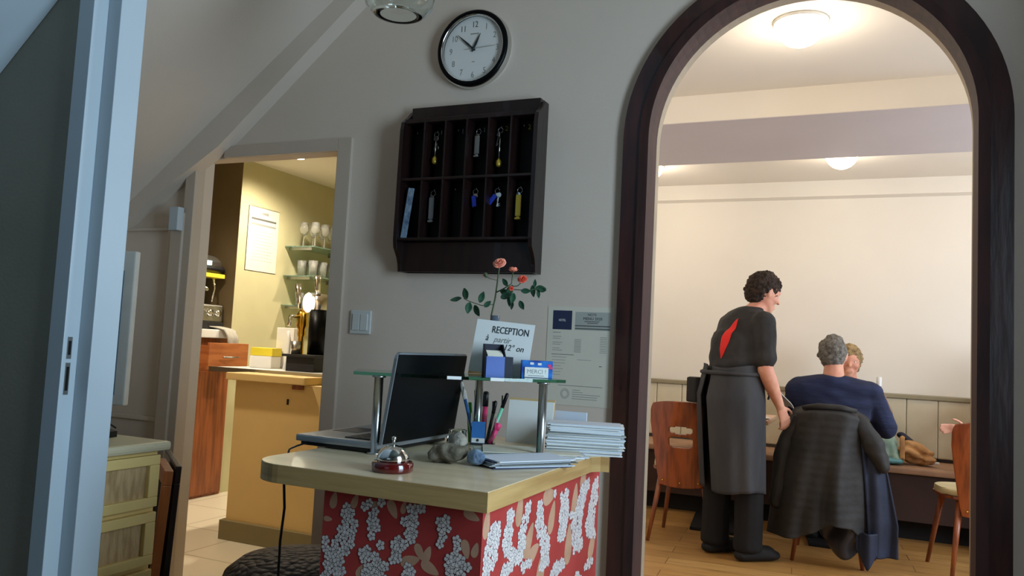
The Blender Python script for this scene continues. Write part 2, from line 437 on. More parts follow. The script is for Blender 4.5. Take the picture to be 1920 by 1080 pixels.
# header of the arch: mahogany casing
t = bpy.data.objects.new('trim_5', None); C.objects.link(t); t['kind'] = 'structure'; t['label'] = 'dark mahogany casing around the dining room arch'
OR = 0.589
def ring(b, r0, r1, ya, yb, xo=0, m=None, z0=None):
    A0 = arc(AX+xo, AZ, r0, PI, 0, 48); A1 = arc(AX+xo, AZ, r1, PI, 0, 48)
    A0 = [(AX+xo-r0, 0)]+A0+[(AX+xo+r0, 0)]; A1 = [(AX+xo-r1, 0)]+A1+[(AX+xo+r1, 0)]
    for k in range(len(A0)-1):
        (a, c), (d, e) = A0[k], A0[k+1]; (f, g), (h, i) = A1[k], A1[k+1]
        b.face([(a, ya, c), (d, ya, e), (h, ya, i), (f, ya, g)], m)
        b.face([(a, ya, c), (d, ya, e), (d, yb, e), (a, yb, c)], m, True)
        b.face([(f, ya, g), (h, ya, i), (h, yb, i), (f, yb, g)], m, True)
b = B('mahogany'); ring(b, AR, OR, YK-0.03, YK+0.002); ring(b, AR-0.004, AR+0.028, YK-0.042, YB-0.06, 0, 'mahogany matt'); obj('casing', b, t)
b = B('mahogany'); b.box(AX-OR+0.03, AX-OR+0.04, YK-0.034, YK-0.03, 1.0, 1.02, 'mahogany'); obj('latch_plate', b, t)

# partition between the entrance (where the camera stands) and reception, plus an unseen stub at the right added to shade the back wall
XJ = -1.83; YE = 1.40
b = B('partition paint'); b.box(-3.3, XJ-0.05, YE, YE+0.09, 0, 2.9); b.box(0.78, 1.0, 1.60, 1.69, 0, 2.8); struct('wall_front_and_shade_stub', b)
t = bpy.data.objects.new('door_1', None); C.objects.link(t); t['kind'] = 'structure'; t['label'] = 'white painted door frame at the left edge'
b = B('gloss trim')
b.box(XJ-0.055, XJ, YE-0.015, YE+0.028, 0, 2.9, bev=0.002)
b.box(XJ-0.055, XJ+0.047, YE+0.028, YE+0.105, 0, 2.9, bev=0.002)
obj('jamb', b, t)
for z0, z1, m in ((1.045, 1.10, 'black plastic'), (0.955, 1.035, 'black plastic')):
    rbox('strike_plate', (XJ-0.002, XJ+0.0015, YE-0.004, YE+0.009, z0, z1), 'brushed steel', t, 0.0)
    rbox('keyhole', (XJ, XJ+0.0025, YE-0.001, YE+0.006, z0+0.01, z1-0.01), m, t, 0.0)
b = B('gloss trim'); b.prism([(-3.3, 0.9), (-2.203-0.4, 1.813-0.348), (-1.99, 1.998), (-1.06, 2.807), (-1.06, 2.95), (-3.3, 2.95)], -1.5, YE-0.001, 'y'); struct('ceiling_entrance', b)  # bluish trim colour: the blue of the daylight is put into this ceiling
b = B('entrance wall'); b.box(-1.06, 1.2, -1.5, 1.5, 2.807, 2.95); struct('ceiling_front', b)
b = B('entrance wall'); b.box(-3.4, -3.3, -1.5, YE, 0, 2.9); struct('wall_entrance_left', b)
# wall at the right with a window beside the camera
b = B('white paint')
b.box(1.0, 1.12, -1.6, YB, 0, 0.85); b.box(1.0, 1.12, -1.6, YB, 2.15, 2.95); b.box(1.0, 1.12, -1.6, 0.74, 0.85, 2.15); b.box(1.0, 1.12, 1.56, YB, 0.85, 2.15)
struct('wall_right', b)
b = B('entrance wall')
b.box(-3.4, 1.12, -1.6, -1.5, 0, 0.85); b.box(-3.4, 1.12, -1.6, -1.5, 2.05, 2.95); b.box(-3.4, -1.5, -1.6, -1.5, 0.85, 2.05); b.box(-0.3, 1.12, -1.6, -1.5, 0.85, 2.05)
struct('wall_rear', b)
b = B('gloss trim')
for (x0, x1, z0, z1) in ((0.74, 1.56, 0.85, 0.9), (0.74, 1.56, 2.1, 2.15), (0.74, 0.78, 0.9, 2.1), (1.52, 1.56, 0.9, 2.1)): b.box(1.03, 1.08, x0, x1, z0, z1)
struct('window_1', b)
b = B('gloss trim')
for (x0, x1, z0, z1) in ((-1.5, -0.3, 0.85, 0.9), (-1.5, -0.3, 2.0, 2.05), (-1.5, -1.45, 0.9, 2.0), (-0.35, -0.3, 0.9, 2.0)): b.box(x0, x1, -1.58, -1.53, z0, z1)
struct('window_2', b)

# ------------------------------------------------------------------ bar room
b = B('green wall'); b.box(-4.24, -4.14, 4.44, 6.6, 0, 2.42); struct('wall_bar_left', b)
b = B('brown wall'); b.box(-5.0, -4.24, 4.44, 4.54, 0, 2.42); b.box(-4.241, -4.1402, 4.438, 4.4402, 0, 2.42); struct('wall_bar_niche', b)
b = B('green wall'); b.box(-4.14, -1.95, 6.5, 6.6, 0, 2.42); struct('wall_bar_back', b)
b = B('brown wall'); b.box(-5.0, -4.9, YB, 4.44, 0, 2.42); b.box(-5.0, -3.3, YB-0.14, YB, 0, 2.42); struct('wall_bar_front', b)
b = B('cream wall'); b.box(-5.0, -1.95, 2.775, 6.6, 2.40, 2.5); struct('ceiling_bar', b)
b = B('green wall', 'cream wall'); b.box(-2.0, -1.95, YB, 6.6, 0, 2.6); struct('wall_dining_left', b)
for o in [bpy.data.objects['wall_dining_left']]:
    me = o.data; me.materials.append(MATS['cream wall'])
    for p in me.polygons:
        if p.center.x > -1.96: p.material_index = 1

# half wall of the bar
b = B('ochre wall'); b.box(-3.2, -2.0, 3.5, 3.6, 0, 0.87); struct('wall_bar_counter', b)
b = B('olive skirting'); b.box(-3.225, -2.0, 3.475, 3.5, 0, 0.105, bev=0.004); b.box(-3.225, -3.2, 3.5, 3.6, 0, 0.105); struct('baseboard_bar', b)

# ------------------------------------------------------------------ dining room shell
YF = 6.5; ZC = 2.52
b = B('cream wall'); b.box(-1.95, 2.6, YF, YF+0.1, 0, 2.6); struct('wall_dining_back', b)
b = B('cream wall'); b.box(2.5, 2.6, YB, 3.4, 0, 2.6); b.box(2.5, 2.6, 5.4, YF, 0, 2.6); b.box(2.5, 2.6, 3.4, 5.4, 0, 0.85); b.box(2.5, 2.6, 3.4, 5.4, 2.15, 2.6); struct('wall_dining_right', b)
b = B('cream wall'); b.box(-1.95, 2.5, YB, YF, ZC, 2.62); struct('ceiling_dining', b)
b = B('lilac daylight tint', 'cream wall'); b.box(-1.95, 2.5, 4.19, 5.13, 2.375, ZC, 'cream wall'); b.box(-1.95, 2.5, 4.192, 5.128, 2.372, 2.376, 'lilac daylight tint'); struct('ceiling_beam', b)  # thin sheet under the beam carries the bluish daylight as colour
b = B('cream wall'); b.prism([(YF, 2.385), (YF-0.05, 2.40), (YF-0.05, ZC), (YF, ZC)], -1.95, 2.5, 'x'); struct('trim_6', b)
b = B('gloss trim')
for (x0, x1, z0, z1) in ((3.4, 5.4, 0.85, 0.92), (3.4, 5.4, 2.08, 2.15), (3.4, 3.46, 0.92, 2.08), (5.34, 5.4, 0.92, 2.08), (4.37, 4.43, 0.92, 2.08)): b.box(2.53, 2.58, x0, x1, z0, z1)
struct('window_3', b)

# ================================================================== DINING ROOM LAMPS
def ceiling_lamp(x, y, z, label, power, group='dining room ceiling lamps'):
    t = thing('ceiling_lamp', label, 'ceiling light', (x, y, z), 0, group)
    b = B('lamp glow'); b.lathe([(0.0, -0.105), (0.03, -0.102), (0.06, -0.088), (0.085, -0.062), (0.1, -0.03), (0.105, -0.008)], (x, y, z), 28); obj('shade', b, t)
    b = B('white metal'); b.lathe([(0.0, -0.012), (0.108, -0.012), (0.11, 0.0), (0, 0)], (x, y, z), 28); obj('rim', b, t)
    l = point('lamp_light', (x, y, z-0.15), power, WARM, 0.09)
    return t
ceiling_lamp(LAMPS[0][0], LAMPS[0][1], ZC, 'bright domed ceiling lamp nearest the top of the arch, in front of the beam', 7)
ceiling_lamp(LAMPS[1][0], LAMPS[1][1], ZC, 'small domed ceiling lamp behind the ceiling beam, above the seated man', 4.9)
ceiling_lamp(LAMPS[2][0], LAMPS[2][1], ZC, 'domed ceiling lamp behind the beam at the left edge of the arch', 6)
for k, lb in ((3, 'domed ceiling lamp in front of the beam, hidden right of the arch'), (4, 'domed ceiling lamp behind the beam, hidden right of the arch'), (5, 'domed ceiling lamp in front of the beam, hidden left of the arch')):
    ceiling_lamp(LAMPS[k][0], LAMPS[k][1], ZC, lb, 4.5)

# ================================================================== BENCH
t = thing('upholstered_bench', 'long cream-backed banquette with dark brown base along the dining room wall', 'bench', (0.2, 6.2, 0))
b = B('bench brown'); b.box(-1.9, 2.45, 5.89, 6.0, 0.13, 0.435, bev=0.004); obj('front_panel', b, t)
b = B('black matt'); b.box(-1.9, 2.45, 6.0, 6.48, 0.0, 0.435); obj('plinth', b, t)
b = B('bench tan'); b.box(-1.92, 2.47, 5.86, 6.42, 0.435, 0.475, bev=0.012); obj('seat', b, t)
b = B('bench cream')
x = -1.9
while x < 2.44:
    x1 = min(x+0.20, 2.45); b.box(x+0.001, x1-0.001, 6.385, 6.49, 0.50, 0.905, bev=0.009); x = x1
obj('backrest', b, t)
b = B('bench rail'); b.box(-1.92, 2.47, 6.37, 6.495, 0.905, 0.935, bev=0.005); obj('top_rail', b, t)

# ================================================================== CHAIRS
def make_chair(label):
    t = thing('dining_chair', label, 'chair')
    H0, H1 = 0.345, 0.855
    def wd(z):
        k = max(0, (z-H0)/(H1-H0)); w = 0.128+0.062*min(1, k*1.35)**0.8
        if k > 0.86: w -= 0.03*((k-0.86)/0.14)**2
        return w
    def fn(u, v):
        x = (u-0.5)*2; k = v; top = H1 - 0.02*abs(x)**3; bot = H0+0.012*(1-x*x)*-1
        z = bot+(top-bot)*k; W = wd(z)
        y = -0.215 - 0.035*k - 0.03*k*k + 0.05*abs(x)**2*(0.4+0.6*k)
        return (x*W, y, z)
    def skip(u, v):
        x = (u-0.5)*2*0.17; z = H0+(H1-H0)*v
        for cz, hw, hh in ((0.685, 0.062, 0.020), (0.615, 0.068, 0.032)):
            dx = abs(x)/hw; dz = abs(z-cz)/hh
            if dx**5+dz**5 < 1: return True
        return False
    b = B('chair wood'); b.grid(fn, 64, 90, skip=skip); obj('backrest', b, t, solid=0.012)
    for u in (0.1, 0.5, 0.9):
        b = B('brass'); p = fn(u, 0.06); b.hull([((p[0], p[1]-0.008, p[2]), 0.007)], sub=1); obj('screw', b, t)
    b = B('chair wood'); b.prism([(0.2*math.copysign(abs(math.cos(a))**0.6, math.cos(a)), -0.01+0.2*math.copysign(abs(math.sin(a))**0.7, math.sin(a))) for a in [2*PI*k/32 for k in range(32)]], 0.425, 0.44, 'z', bev=0.003); obj('seat', b, t)
    b = B('seat cream'); b.prism([(0.195*math.copysign(abs(math.cos(a))**0.6, math.cos(a)), -0.01+0.195*math.copysign(abs(math.sin(a))**0.7, math.sin(a))) for a in [2*PI*k/32 for k in range(32)]], 0.44, 0.475, 'z', bev=0.013, smooth=True); obj('seat_cushion', b, t)
    for sx in (-1, 1):
        for sy, y0, y1 in ((-1, -0.15, -0.225), (1, 0.13, 0.2)):
            b = B('leg wood'); b.tube([(sx*0.125, y0, 0.425), (sx*0.185, y1, 0.0)], [0.019, 0.011], 12); obj('leg', b, t)
    b = B('black plastic')
    return t
ch1 = make_chair('bent plywood chair with two handle slots, empty, left of the standing waiter')
ch1.location = (-0.99, 5.12, 0)
dup(ch1, (-0.16, 5.15, 0), 0, 'plywood chair hidden under the dark coat, with the grey-haired man sitting on it')
dup(ch1, (0.595, 5.22, 0), R(12), 'plywood chair cut off by the right side of the arch')

# ================================================================== TABLES
def make_table(label, w):
    t = thing('dining_table', label, 'table')
    b = B('pale table'); b.box(-w/2, w/2, -0.3, 0.3, 0.715, 0.745, bev=0.004); obj('tabletop', b, t)
    b = B('black matt'); b.tube([(0, 0, 0.02), (0, 0, 0.715)], 0.035, 16); obj('column', b, t)
    b = B('black matt'); b.prism([(-0.14, -0.30), (0.14, -0.30), (0.21, 0.30), (-0.21, 0.30)], 0.0, 0.022, 'z', bev=0.006); obj('base', b, t)
    return t
tb = make_table('small dining table with flat black foot behind the empty left chair', 0.66); tb.location = (-0.87, 5.66, 0)
tm = dup(tb, (-0.14, 5.66, 0), 0, 'dining table between the grey-haired man and the bench')
tr = dup(tb, (0.93, 5.66, 0), 0, 'dining table at the right side of the arch behind the cut-off chair')

# ================================================================== PEOPLE
def V(*a): return Vector(a)
def head(b, Cc, fwd, up, s=1.0):
    f = fwd.normalized(); u = (up-f*up.dot(f)).normalized(); l = u.cross(f)
    F = Matrix((f, l, u)).transposed()
    def P(a, c, d): return Cc + (f*a+l*c+u*d)*s
    def r(*q): return tuple(x*s for x in q)
    b.hull([(P(0, 0, 0.01), r(0.096, 0.076, 0.1))], frame=F, sub=3)
    b.hull([(P(0.02, 0, -0.05), r(0.062, 0.062, 0.05)), (P(0.064, 0, -0.098), r(0.022, 0.026, 0.018))], frame=F)
    b.hull([(P(0.086, 0, 0.012), r(0.009, 0.009, 0.01)), (P(0.112, 0, -0.026), r(0.011, 0.014, 0.010))], frame=F)
    b.hull([(P(0.078, 0.034, 0.024), r(0.014, 0.016, 0.01)), (P(0.078, -0.034, 0.024), r(0.014, 0.016, 0.01))], frame=F)
    for sd in (-1, 1):
        b.hull([(P(0.062, sd*0.04, -0.028), r(0.024, 0.022, 0.022))], frame=F)
        b.hull([(P(-0.006, sd*0.077, 0.012), r(0.019, 0.009, 0.016)), (P(0.0, sd*0.074, -0.022), r(0.011, 0.008, 0.012))], frame=F)
    b.hull([(P(0.086, 0.014, -0.06), r(0.009, 0.012, 0.006)), (P(0.086, -0.014, -0.06), r(0.009, 0.012, 0.006))], frame=F)
    b.hull([(P(0.083, 0.012, -0.072), r(0.010, 0.012, 0.007)), (P(0.083, -0.012, -0.072), r(0.010, 0.012, 0.007))], frame=F)
    return P, F
def eyes(P, parent, F, s=1.0):
    for sd in (-1, 1):
        b = B('paper'); b.hull([(P(0.074, sd*0.031, 0.006), 0.0125*s)], sub=2); b.hull([(P(0.084, sd*0.031, 0.005), 0.0045*s)], sub=1, m='eye'); obj('eye', b, parent)
def hand(b, wr, d, palm_n, thumb, curl=0.5, s=1.0):
    """wr wrist, d pointing direction, palm_n palm normal, thumb side direction"""
    d = d.normalized(); n = palm_n.normalized(); t = thumb.normalized()
    F = Matrix((d, t, n)).transposed()
    b.hull([(wr, (0.02*s, 0.026*s, 0.018*s)), (wr+d*0.085*s, (0.014*s, 0.038*s, 0.012*s))], frame=F)
    for k, (o, L) in enumerate(((0.030, 0.072), (0.010, 0.080), (-0.010, 0.074), (-0.029, 0.058))):
        p = wr+d*0.09*s+t*o*s; a = d.copy(); c = curl*(1+0.12*k)
        for seg in (0.45, 0.32, 0.23):
            a = (a*math.cos(c*0.7)+n*math.sin(c*0.7)).normalized(); q = p+a*L*seg*s
            b.hull([(p, 0.0088*s), (q, 0.008*s)], sub=1); p = q
            c2 = c
    p = wr+d*0.028*s+t*0.028*s; a = (d*0.6+t*0.75+n*0.25).normalized()
    for L in (0.034, 0.03, 0.024):
        q = p+a*L*s; b.hull([(p, 0.0108*s), (q, 0.0095*s)], sub=1); p = q; a = (a*0.85+d*0.4+n*0.2).normalized()
def hairtufts(b, P, s, rnd, rows, size=0.02, mask=None):
    for _ in range(rows):
        th = rnd.uniform(0, 2*PI); ph = rnd.uniform(-0.5, 1.5)
        d = V(math.cos(th)*math.cos(ph), math.sin(th)*math.cos(ph), math.sin(ph))
        if mask and not mask(d): continue
        p = P(d.x*0.098-0.004, d.y*0.08, d.z*0.103+0.014)
        b.hull([(p, size*s*rnd.uniform(0.7, 1.2))], sub=1)

# ---- waiter (local x = facing direction, y = his left)
WA = math.atan2(0.69, 0.72)
t = thing('person', 'standing waiter in black shirt with red side panel and long dark grey apron', 'person', (-0.60, 4.86, 0), WA)
Mw = mw(t)
def W(a, l, z): return Mw @ V(a, l, z)
Wf = (Mw.to_3x3() @ V(1, 0, 0)); Wl = (Mw.to_3x3() @ V(0, 1, 0)); UP = V(0, 0, 1)
FW3 = Mw.to_3x3()
b = B('skin')
hd = W(0.085, -0.0, 1.525); hf = (Wf*0.93 - UP*0.30 + Wl*-0.12).normalized(); hu = (UP*0.95+Wf*0.30).normalized()
P, Fh = head(b, hd, hf, hu, 1.0)
b.hull([(W(0.055, 0, 1.44), 0.052), (W(-0.01, 0, 1.385), 0.062)], frame=FW3)
b.hull([(W(-0.05, 0, 1.30), (0.08, 0.13, 0.06)), (W(-0.09, 0, 1.0), (0.10, 0.14, 0.08))], frame=FW3)
b.hull([(W(-0.10, 0, 0.98), (0.115, 0.155, 0.08)), (W(-0.12, 0, 0.88), (0.12, 0.165, 0.08))], frame=FW3)
for sd, ax_, fx in ((-1, 0.02, 0.0), (1, -0.06, 0.0)):
    hipx = -0.115; kx = -0.07+ax_; fx = -0.07+ax_
    b.hull([(W(hipx, sd*0.085, 0.86), 0.085), (W(kx, sd*0.095, 0.5), 0.058)])
    b.hull([(W(kx, sd*0.095, 0.5), 0.056), (W(fx, sd*0.10, 0.1), 0.04)])
    b.hull([(W(fx, sd*0.10, 0.05), (0.04, 0.035, 0.035)), (W(fx+0.15, sd*0.11, 0.035), (0.04, 0.04, 0.02))], frame=FW3)
# right arm (towards the camera)
Rs, Re, Rw = W(-0.05, -0.185, 1.335), W(-0.045, -0.205, 1.075), W(0.075, -0.185, 0.875)
b.hull([(Rs, 0.05), (Re, 0.043)]); b.hull([(Re, 0.045), (Re.lerp(Rw, 0.35), 0.043), ]); b.hull([(Re.lerp(Rw, 0.35), 0.043), (Rw, 0.026)])
hand(b, Rw, (Wf*0.45-UP*0.85+Wl*0.05), (Wl*0.8+Wf*-0.2), (Wf*0.8+UP*0.4), 0.42)
Ls, Le, Lw = W(0.0, 0.185, 1.335), W(0.12, 0.2, 1.09), W(0.29, 0.11, 0.925)
b.hull([(Ls, 0.05), (Le, 0.043)]); b.hull([(Le, 0.045), (Lw, 0.026)])
hand(b, Lw, (Wf*0.7-UP*0.6-Wl*0.1), (-Wl*0.3-UP*0.7), (-Wl*0.8+Wf*0.3), 0.35)
blob('body', b, t, 0.0065, 5)
eyes(P, t, Fh)
b = B('hair brown'); rnd = random.Random(3)
b.hull([(P(-0.012, 0, 0.03), (0.102, 0.084, 0.095))], frame=Fh, sub=3)
b.hull([(P(-0.045, 0, -0.02), (0.062, 0.074, 0.07))], frame=Fh)
hairtufts(b, P, 1.0, rnd, 220, 0.02, lambda d: not (d.x > 0.25 and d.z < 0.45) and not (d.z < -0.15 and d.x > -0.35))
blob('hair', b, t, 0.006, 2, noise_amp=0.010, noise_scale=70)
# shirt
b = B('shirt black')
b.hull([(W(-0.03, 0, 1.40), (0.085, 0.09, 0.04)), (W(-0.10, 0, 1.33), (0.07, 0.13, 0.05)), (W(-0.045, 0.13, 1.345), (0.07, 0.07, 0.055)), (W(-0.045, -0.13, 1.345), (0.07, 0.07, 0.055)), (W(-0.085, 0, 1.22), (0.135, 0.175, 0.10)), (W(-0.015, 0, 1.395), (0.066, 0.07, 0.03))], frame=FW3)
b.hull([(W(-0.09, 0, 1.24), (0.138, 0.178, 0.09)), (W(-0.10, 0, 1.06), (0.145, 0.165, 0.055)), (W(-0.105, 0, 1.0), (0.15, 0.175, 0.03))], frame=FW3)
b.hull([(Rs, 0.072), (Rs.lerp(Re, 0.5), 0.064), (Rs.lerp(Re, 0.80), 0.064)])
b.hull([(Ls, 0.070), (Ls.lerp(Le, 0.85), 0.058)])
b.hull([(W(0.02, 0, 1.43), (0.062, 0.062, 0.014)), (W(-0.01, 0, 1.38), (0.075, 0.08, 0.03))], frame=FW3)
def wr1(p):
    q = Mw.inverted() @ p
    return 0.006*math.sin(q.z*60+q.y*18)*max(0, 1-abs(q.z-1.08)/0.16) + 0.004*noise.noise(q*14)
blob('shirt', b, t, 0.009, 6, wr=wr1)
# red insert down the back of the shirt
b = B('shirt red')
def redp(u, v):
    z = 1.125+0.235*v
    l = -0.050 - 0.028*v + (u-0.5)*0.050*math.sin(PI*min(1, max(0, v)))**0.8
    return (l, z)
t_sh = [o for o in bpy.data.objects if o.name.startswith('shirt') and o.parent == t][0]
from mathutils.bvhtree import BVHTree
bv = BVHTree.FromPolygons([v.co.copy() for v in t_sh.data.vertices], [tuple(p.vertices) for p in t_sh.data.polygons])
def redfn(u, v):
    l, z = redp(u, v)
    h = bv.ray_cast(V(-1, l-0.75*0+0.0, z), V(1, 0.0, 0))
    x = h[0].x if h[0] is not None else -0.2
    return W(x-0.003, l, z)
b.grid(redfn, 8, 24); obj('red_panel', b, t, solid=0.003)
# trousers, shoes, apron
b = B('trousers')
for sd, a_ in ((-1, 0.02), (1, -0.06)):
    kx = -0.07+a_
    b.hull([(W(-0.115, sd*0.085, 0.9), 0.105), (W(kx, sd*0.095, 0.5), 0.085)])
    b.hull([(W(kx, sd*0.095, 0.5), 0.084), (W(kx, sd*0.10, 0.12), (0.085, 0.075, 0.06))], frame=FW3)
    b.hull([(W(kx-0.005, sd*0.10, 0.12), (0.085, 0.075, 0.05)), (W(kx+0.0, sd*0.10, 0.07), (0.09, 0.078, 0.03))], frame=FW3)
b.hull([(W(-0.11, 0, 1.02), (0.14, 0.165, 0.04)), (W(-0.12, 0, 0.88), (0.145, 0.18, 0.05))], frame=FW3)
blob('trousers', b, t, 0.010, 6)
for sd, a_ in ((-1, 0.02), (1, -0.06)):
    b = B('black matt'); kx = -0.07+a_
    b.hull([(W(kx-0.035, sd*0.10, 0.035), (0.055, 0.046, 0.035)), (W(kx+0.14, sd*0.112, 0.03), (0.065, 0.056, 0.03)), (W(kx+0.03, sd*0.105, 0.075), (0.05, 0.045, 0.02))], frame=FW3)
    b.hull([(W(kx+0.10, sd*0.11, 0.05), (0.07, 0.052, 0.036))], frame=FW3)
    blob('shoe', b, t, 0.008, 3)
b = B('apron')
def apr(u, v):
    a = R(-172)+R(344)*u; z = 1.085-0.70*v
    k = min(1, v/0.25); rx = 0.155+0.035*k-0.03*v; ry = 0.175+0.03*k
    w_ = 1+0.035*v*math.sin(a*7+1.0)+0.02*v*math.sin(a*13)
    cx = -0.11-0.025*k+0.035*v
    if v < 0.02: rx *= 1.03; ry *= 1.03
    return W(cx+rx*w_*math.cos(a), ry*w_*math.sin(a), z+0.01*math.sin(a*3))
b.grid(apr, 90, 40); obj('apron', b, t, solid=0.006)
b = B('apron'); b.tube([W(-0.11+0.172*math.cos(a), 0.19*math.sin(a), 1.045) for a in [2*PI*k/40 for k in range(41)]], 0.012, 8)
b.tube([W(0.08, -0.07, 1.04), W(0.10, -0.075, 0.99), W(0.11, -0.07, 0.95), W(0.09, -0.06, 0.93)], 0.008, 8); b.tube([W(0.08, -0.07, 1.04), W(0.12, -0.06, 1.0), W(0.10, -0.05, 0.90)], 0.006, 8)
obj('apron_string', b, t)
b = B('black matt'); b.box(-0.035, 0.035, -0.05, 0.05, -0.07, 0.08, bev=0.015, M=Mw @ MX((-0.27, 0.14, 0.93))); obj('pouch', b, t)
# white cloth he holds
b = B('paper')
o_ = W(0.17, 0.02, 1.05)
b.grid(lambda u, v: W(0.10+0.16*v+0.012*math.sin(9*v), -0.02+0.11*(u-0.5)+0.01*math.sin(6*u), 1.04-0.19*v+0.015*math.sin(5*u)), 12, 16)
tag(obj('napkin', b, solid=0.004), 'white folded napkin between the waiter\'s forearms', 'napkin')

# ---- man sitting with his back to us
t = thing('person', 'grey-haired man in navy sweater sitting with his back to the camera', 'person', (-0.15, 5.15, 0), R(2))
Mm = mw(t); M3 = Mm.to_3x3()
def Q(x, y, z): return Mm @ V(x, y, z)
F3 = M3
b = B('skin'); fy = M3 @ V(0.10, 1, -0.12)
hd = Q(-0.005, 0.065, 1.178)
P, Fh = head(b, hd, fy, V(0, 0, 1), 1.0)
b.hull([(Q(0, 0.035, 1.12), 0.056), (Q(0, -0.01, 1.03), 0.066)])
b.hull([(Q(0, 0.0, 0.97), (0.17, 0.09, 0.06)), (Q(0, 0.0, 0.60), (0.15, 0.10, 0.10))], frame=F3)
for sd in (-1, 1):
    s_, e_, w_ = Q(sd*0.195, 0.0, 0.965), Q(sd*0.28+(0.045 if sd < 0 else 0.015), 0.13, 0.76), Q(sd*0.15, 0.34, 0.79)
    b.hull([(s_, 0.055), (e_, 0.043)]); b.hull([(e_, 0.042), (w_, 0.026)])
    hand(b, w_, M3 @ V(-sd*0.5, 0.8, -0.05), V(0, 0, -1), M3 @ V(-sd*0.8, -0.3, 0.1), 0.3)
    h_, k_, f_ = Q(sd*0.09, 0.0, 0.56), Q(sd*0.11, 0.40, 0.53), Q(sd*0.11, 0.42, 0.09)
    b.hull([(h_, 0.085), (k_, 0.058)]); b.hull([(k_, 0.055), (f_, 0.04)])
    b.hull([(Q(sd*0.11, 0.41, 0.045), 0.035), (Q(sd*0.12, 0.56, 0.035), (0.04, 0.03, 0.022))])
blob('body', b, t, 0.0075, 5); eyes(P, t, Fh)
b = B('hair grey'); rnd = random.Random(5)
b.hull([(P(-0.014, 0, 0.022), (0.096, 0.081, 0.092))], frame=Fh, sub=3)
b.hull([(P(-0.04, 0, -0.02), (0.066, 0.073, 0.07))], frame=Fh)
hairtufts(b, P, 1.0, rnd, 120, 0.014, lambda d: d.x < 0.15 and d.z > -0.3)
blob('hair', b, t, 0.006, 4, noise_amp=0.004, noise_scale=60)
b = B('navy knit')
b.hull([(Q(-0.165, 0.0, 0.985), (0.075, 0.085, 0.06)), (Q(0.165, 0.0, 0.985), (0.075, 0.085, 0.06)), (Q(0, -0.01, 1.045), (0.075, 0.075, 0.025)), (Q(0, -0.01, 0.85), (0.215, 0.13, 0.08))], frame=F3)
b.hull([(Q(0, -0.01, 0.88), (0.215, 0.135, 0.08)), (Q(0, 0.0, 0.58), (0.195, 0.14, 0.08))], frame=F3)
for sd in (-1, 1):
    s_, e_, w_ = Q(sd*0.195, 0.0, 0.965), Q(sd*0.28+(0.045 if sd < 0 else 0.015), 0.13, 0.76), Q(sd*0.15, 0.34, 0.79)
    b.hull([(s_, 0.078), (e_, 0.066)]); b.hull([(e_, 0.066), (e_.lerp(w_, 0.9), 0.042)])
def wr2(p):
    q = Mm.inverted() @ p
    return 0.005*math.sin(q.z*75+3*math.sin(q.x*9))*(0.6+0.4*math.sin(q.x*14))+0.004*noise.noise(q*12)
blob('sweater', b, t, 0.009, 6, wr=wr2)
b = B('trousers')
for sd in (-1, 1):
    h_, k_, f_ = Q(sd*0.09, 0.0, 0.56), Q(sd*0.11, 0.40, 0.53), Q(sd*0.11, 0.42, 0.10)
    b.hull([(h_, 0.098), (k_, 0.072)]); b.hull([(k_, 0.070), (f_, 0.056)])
blob('trousers', b, t, 0.010, 5)
for sd in (-1, 1):
    b = B('black matt'); b.hull([(Q(sd*0.11, 0.40, 0.04), (0.043, 0.05, 0.04)), (Q(sd*0.125, 0.57, 0.03), (0.048, 0.06, 0.03))], frame=F3); blob('shoe', b, t, 0.008, 3)

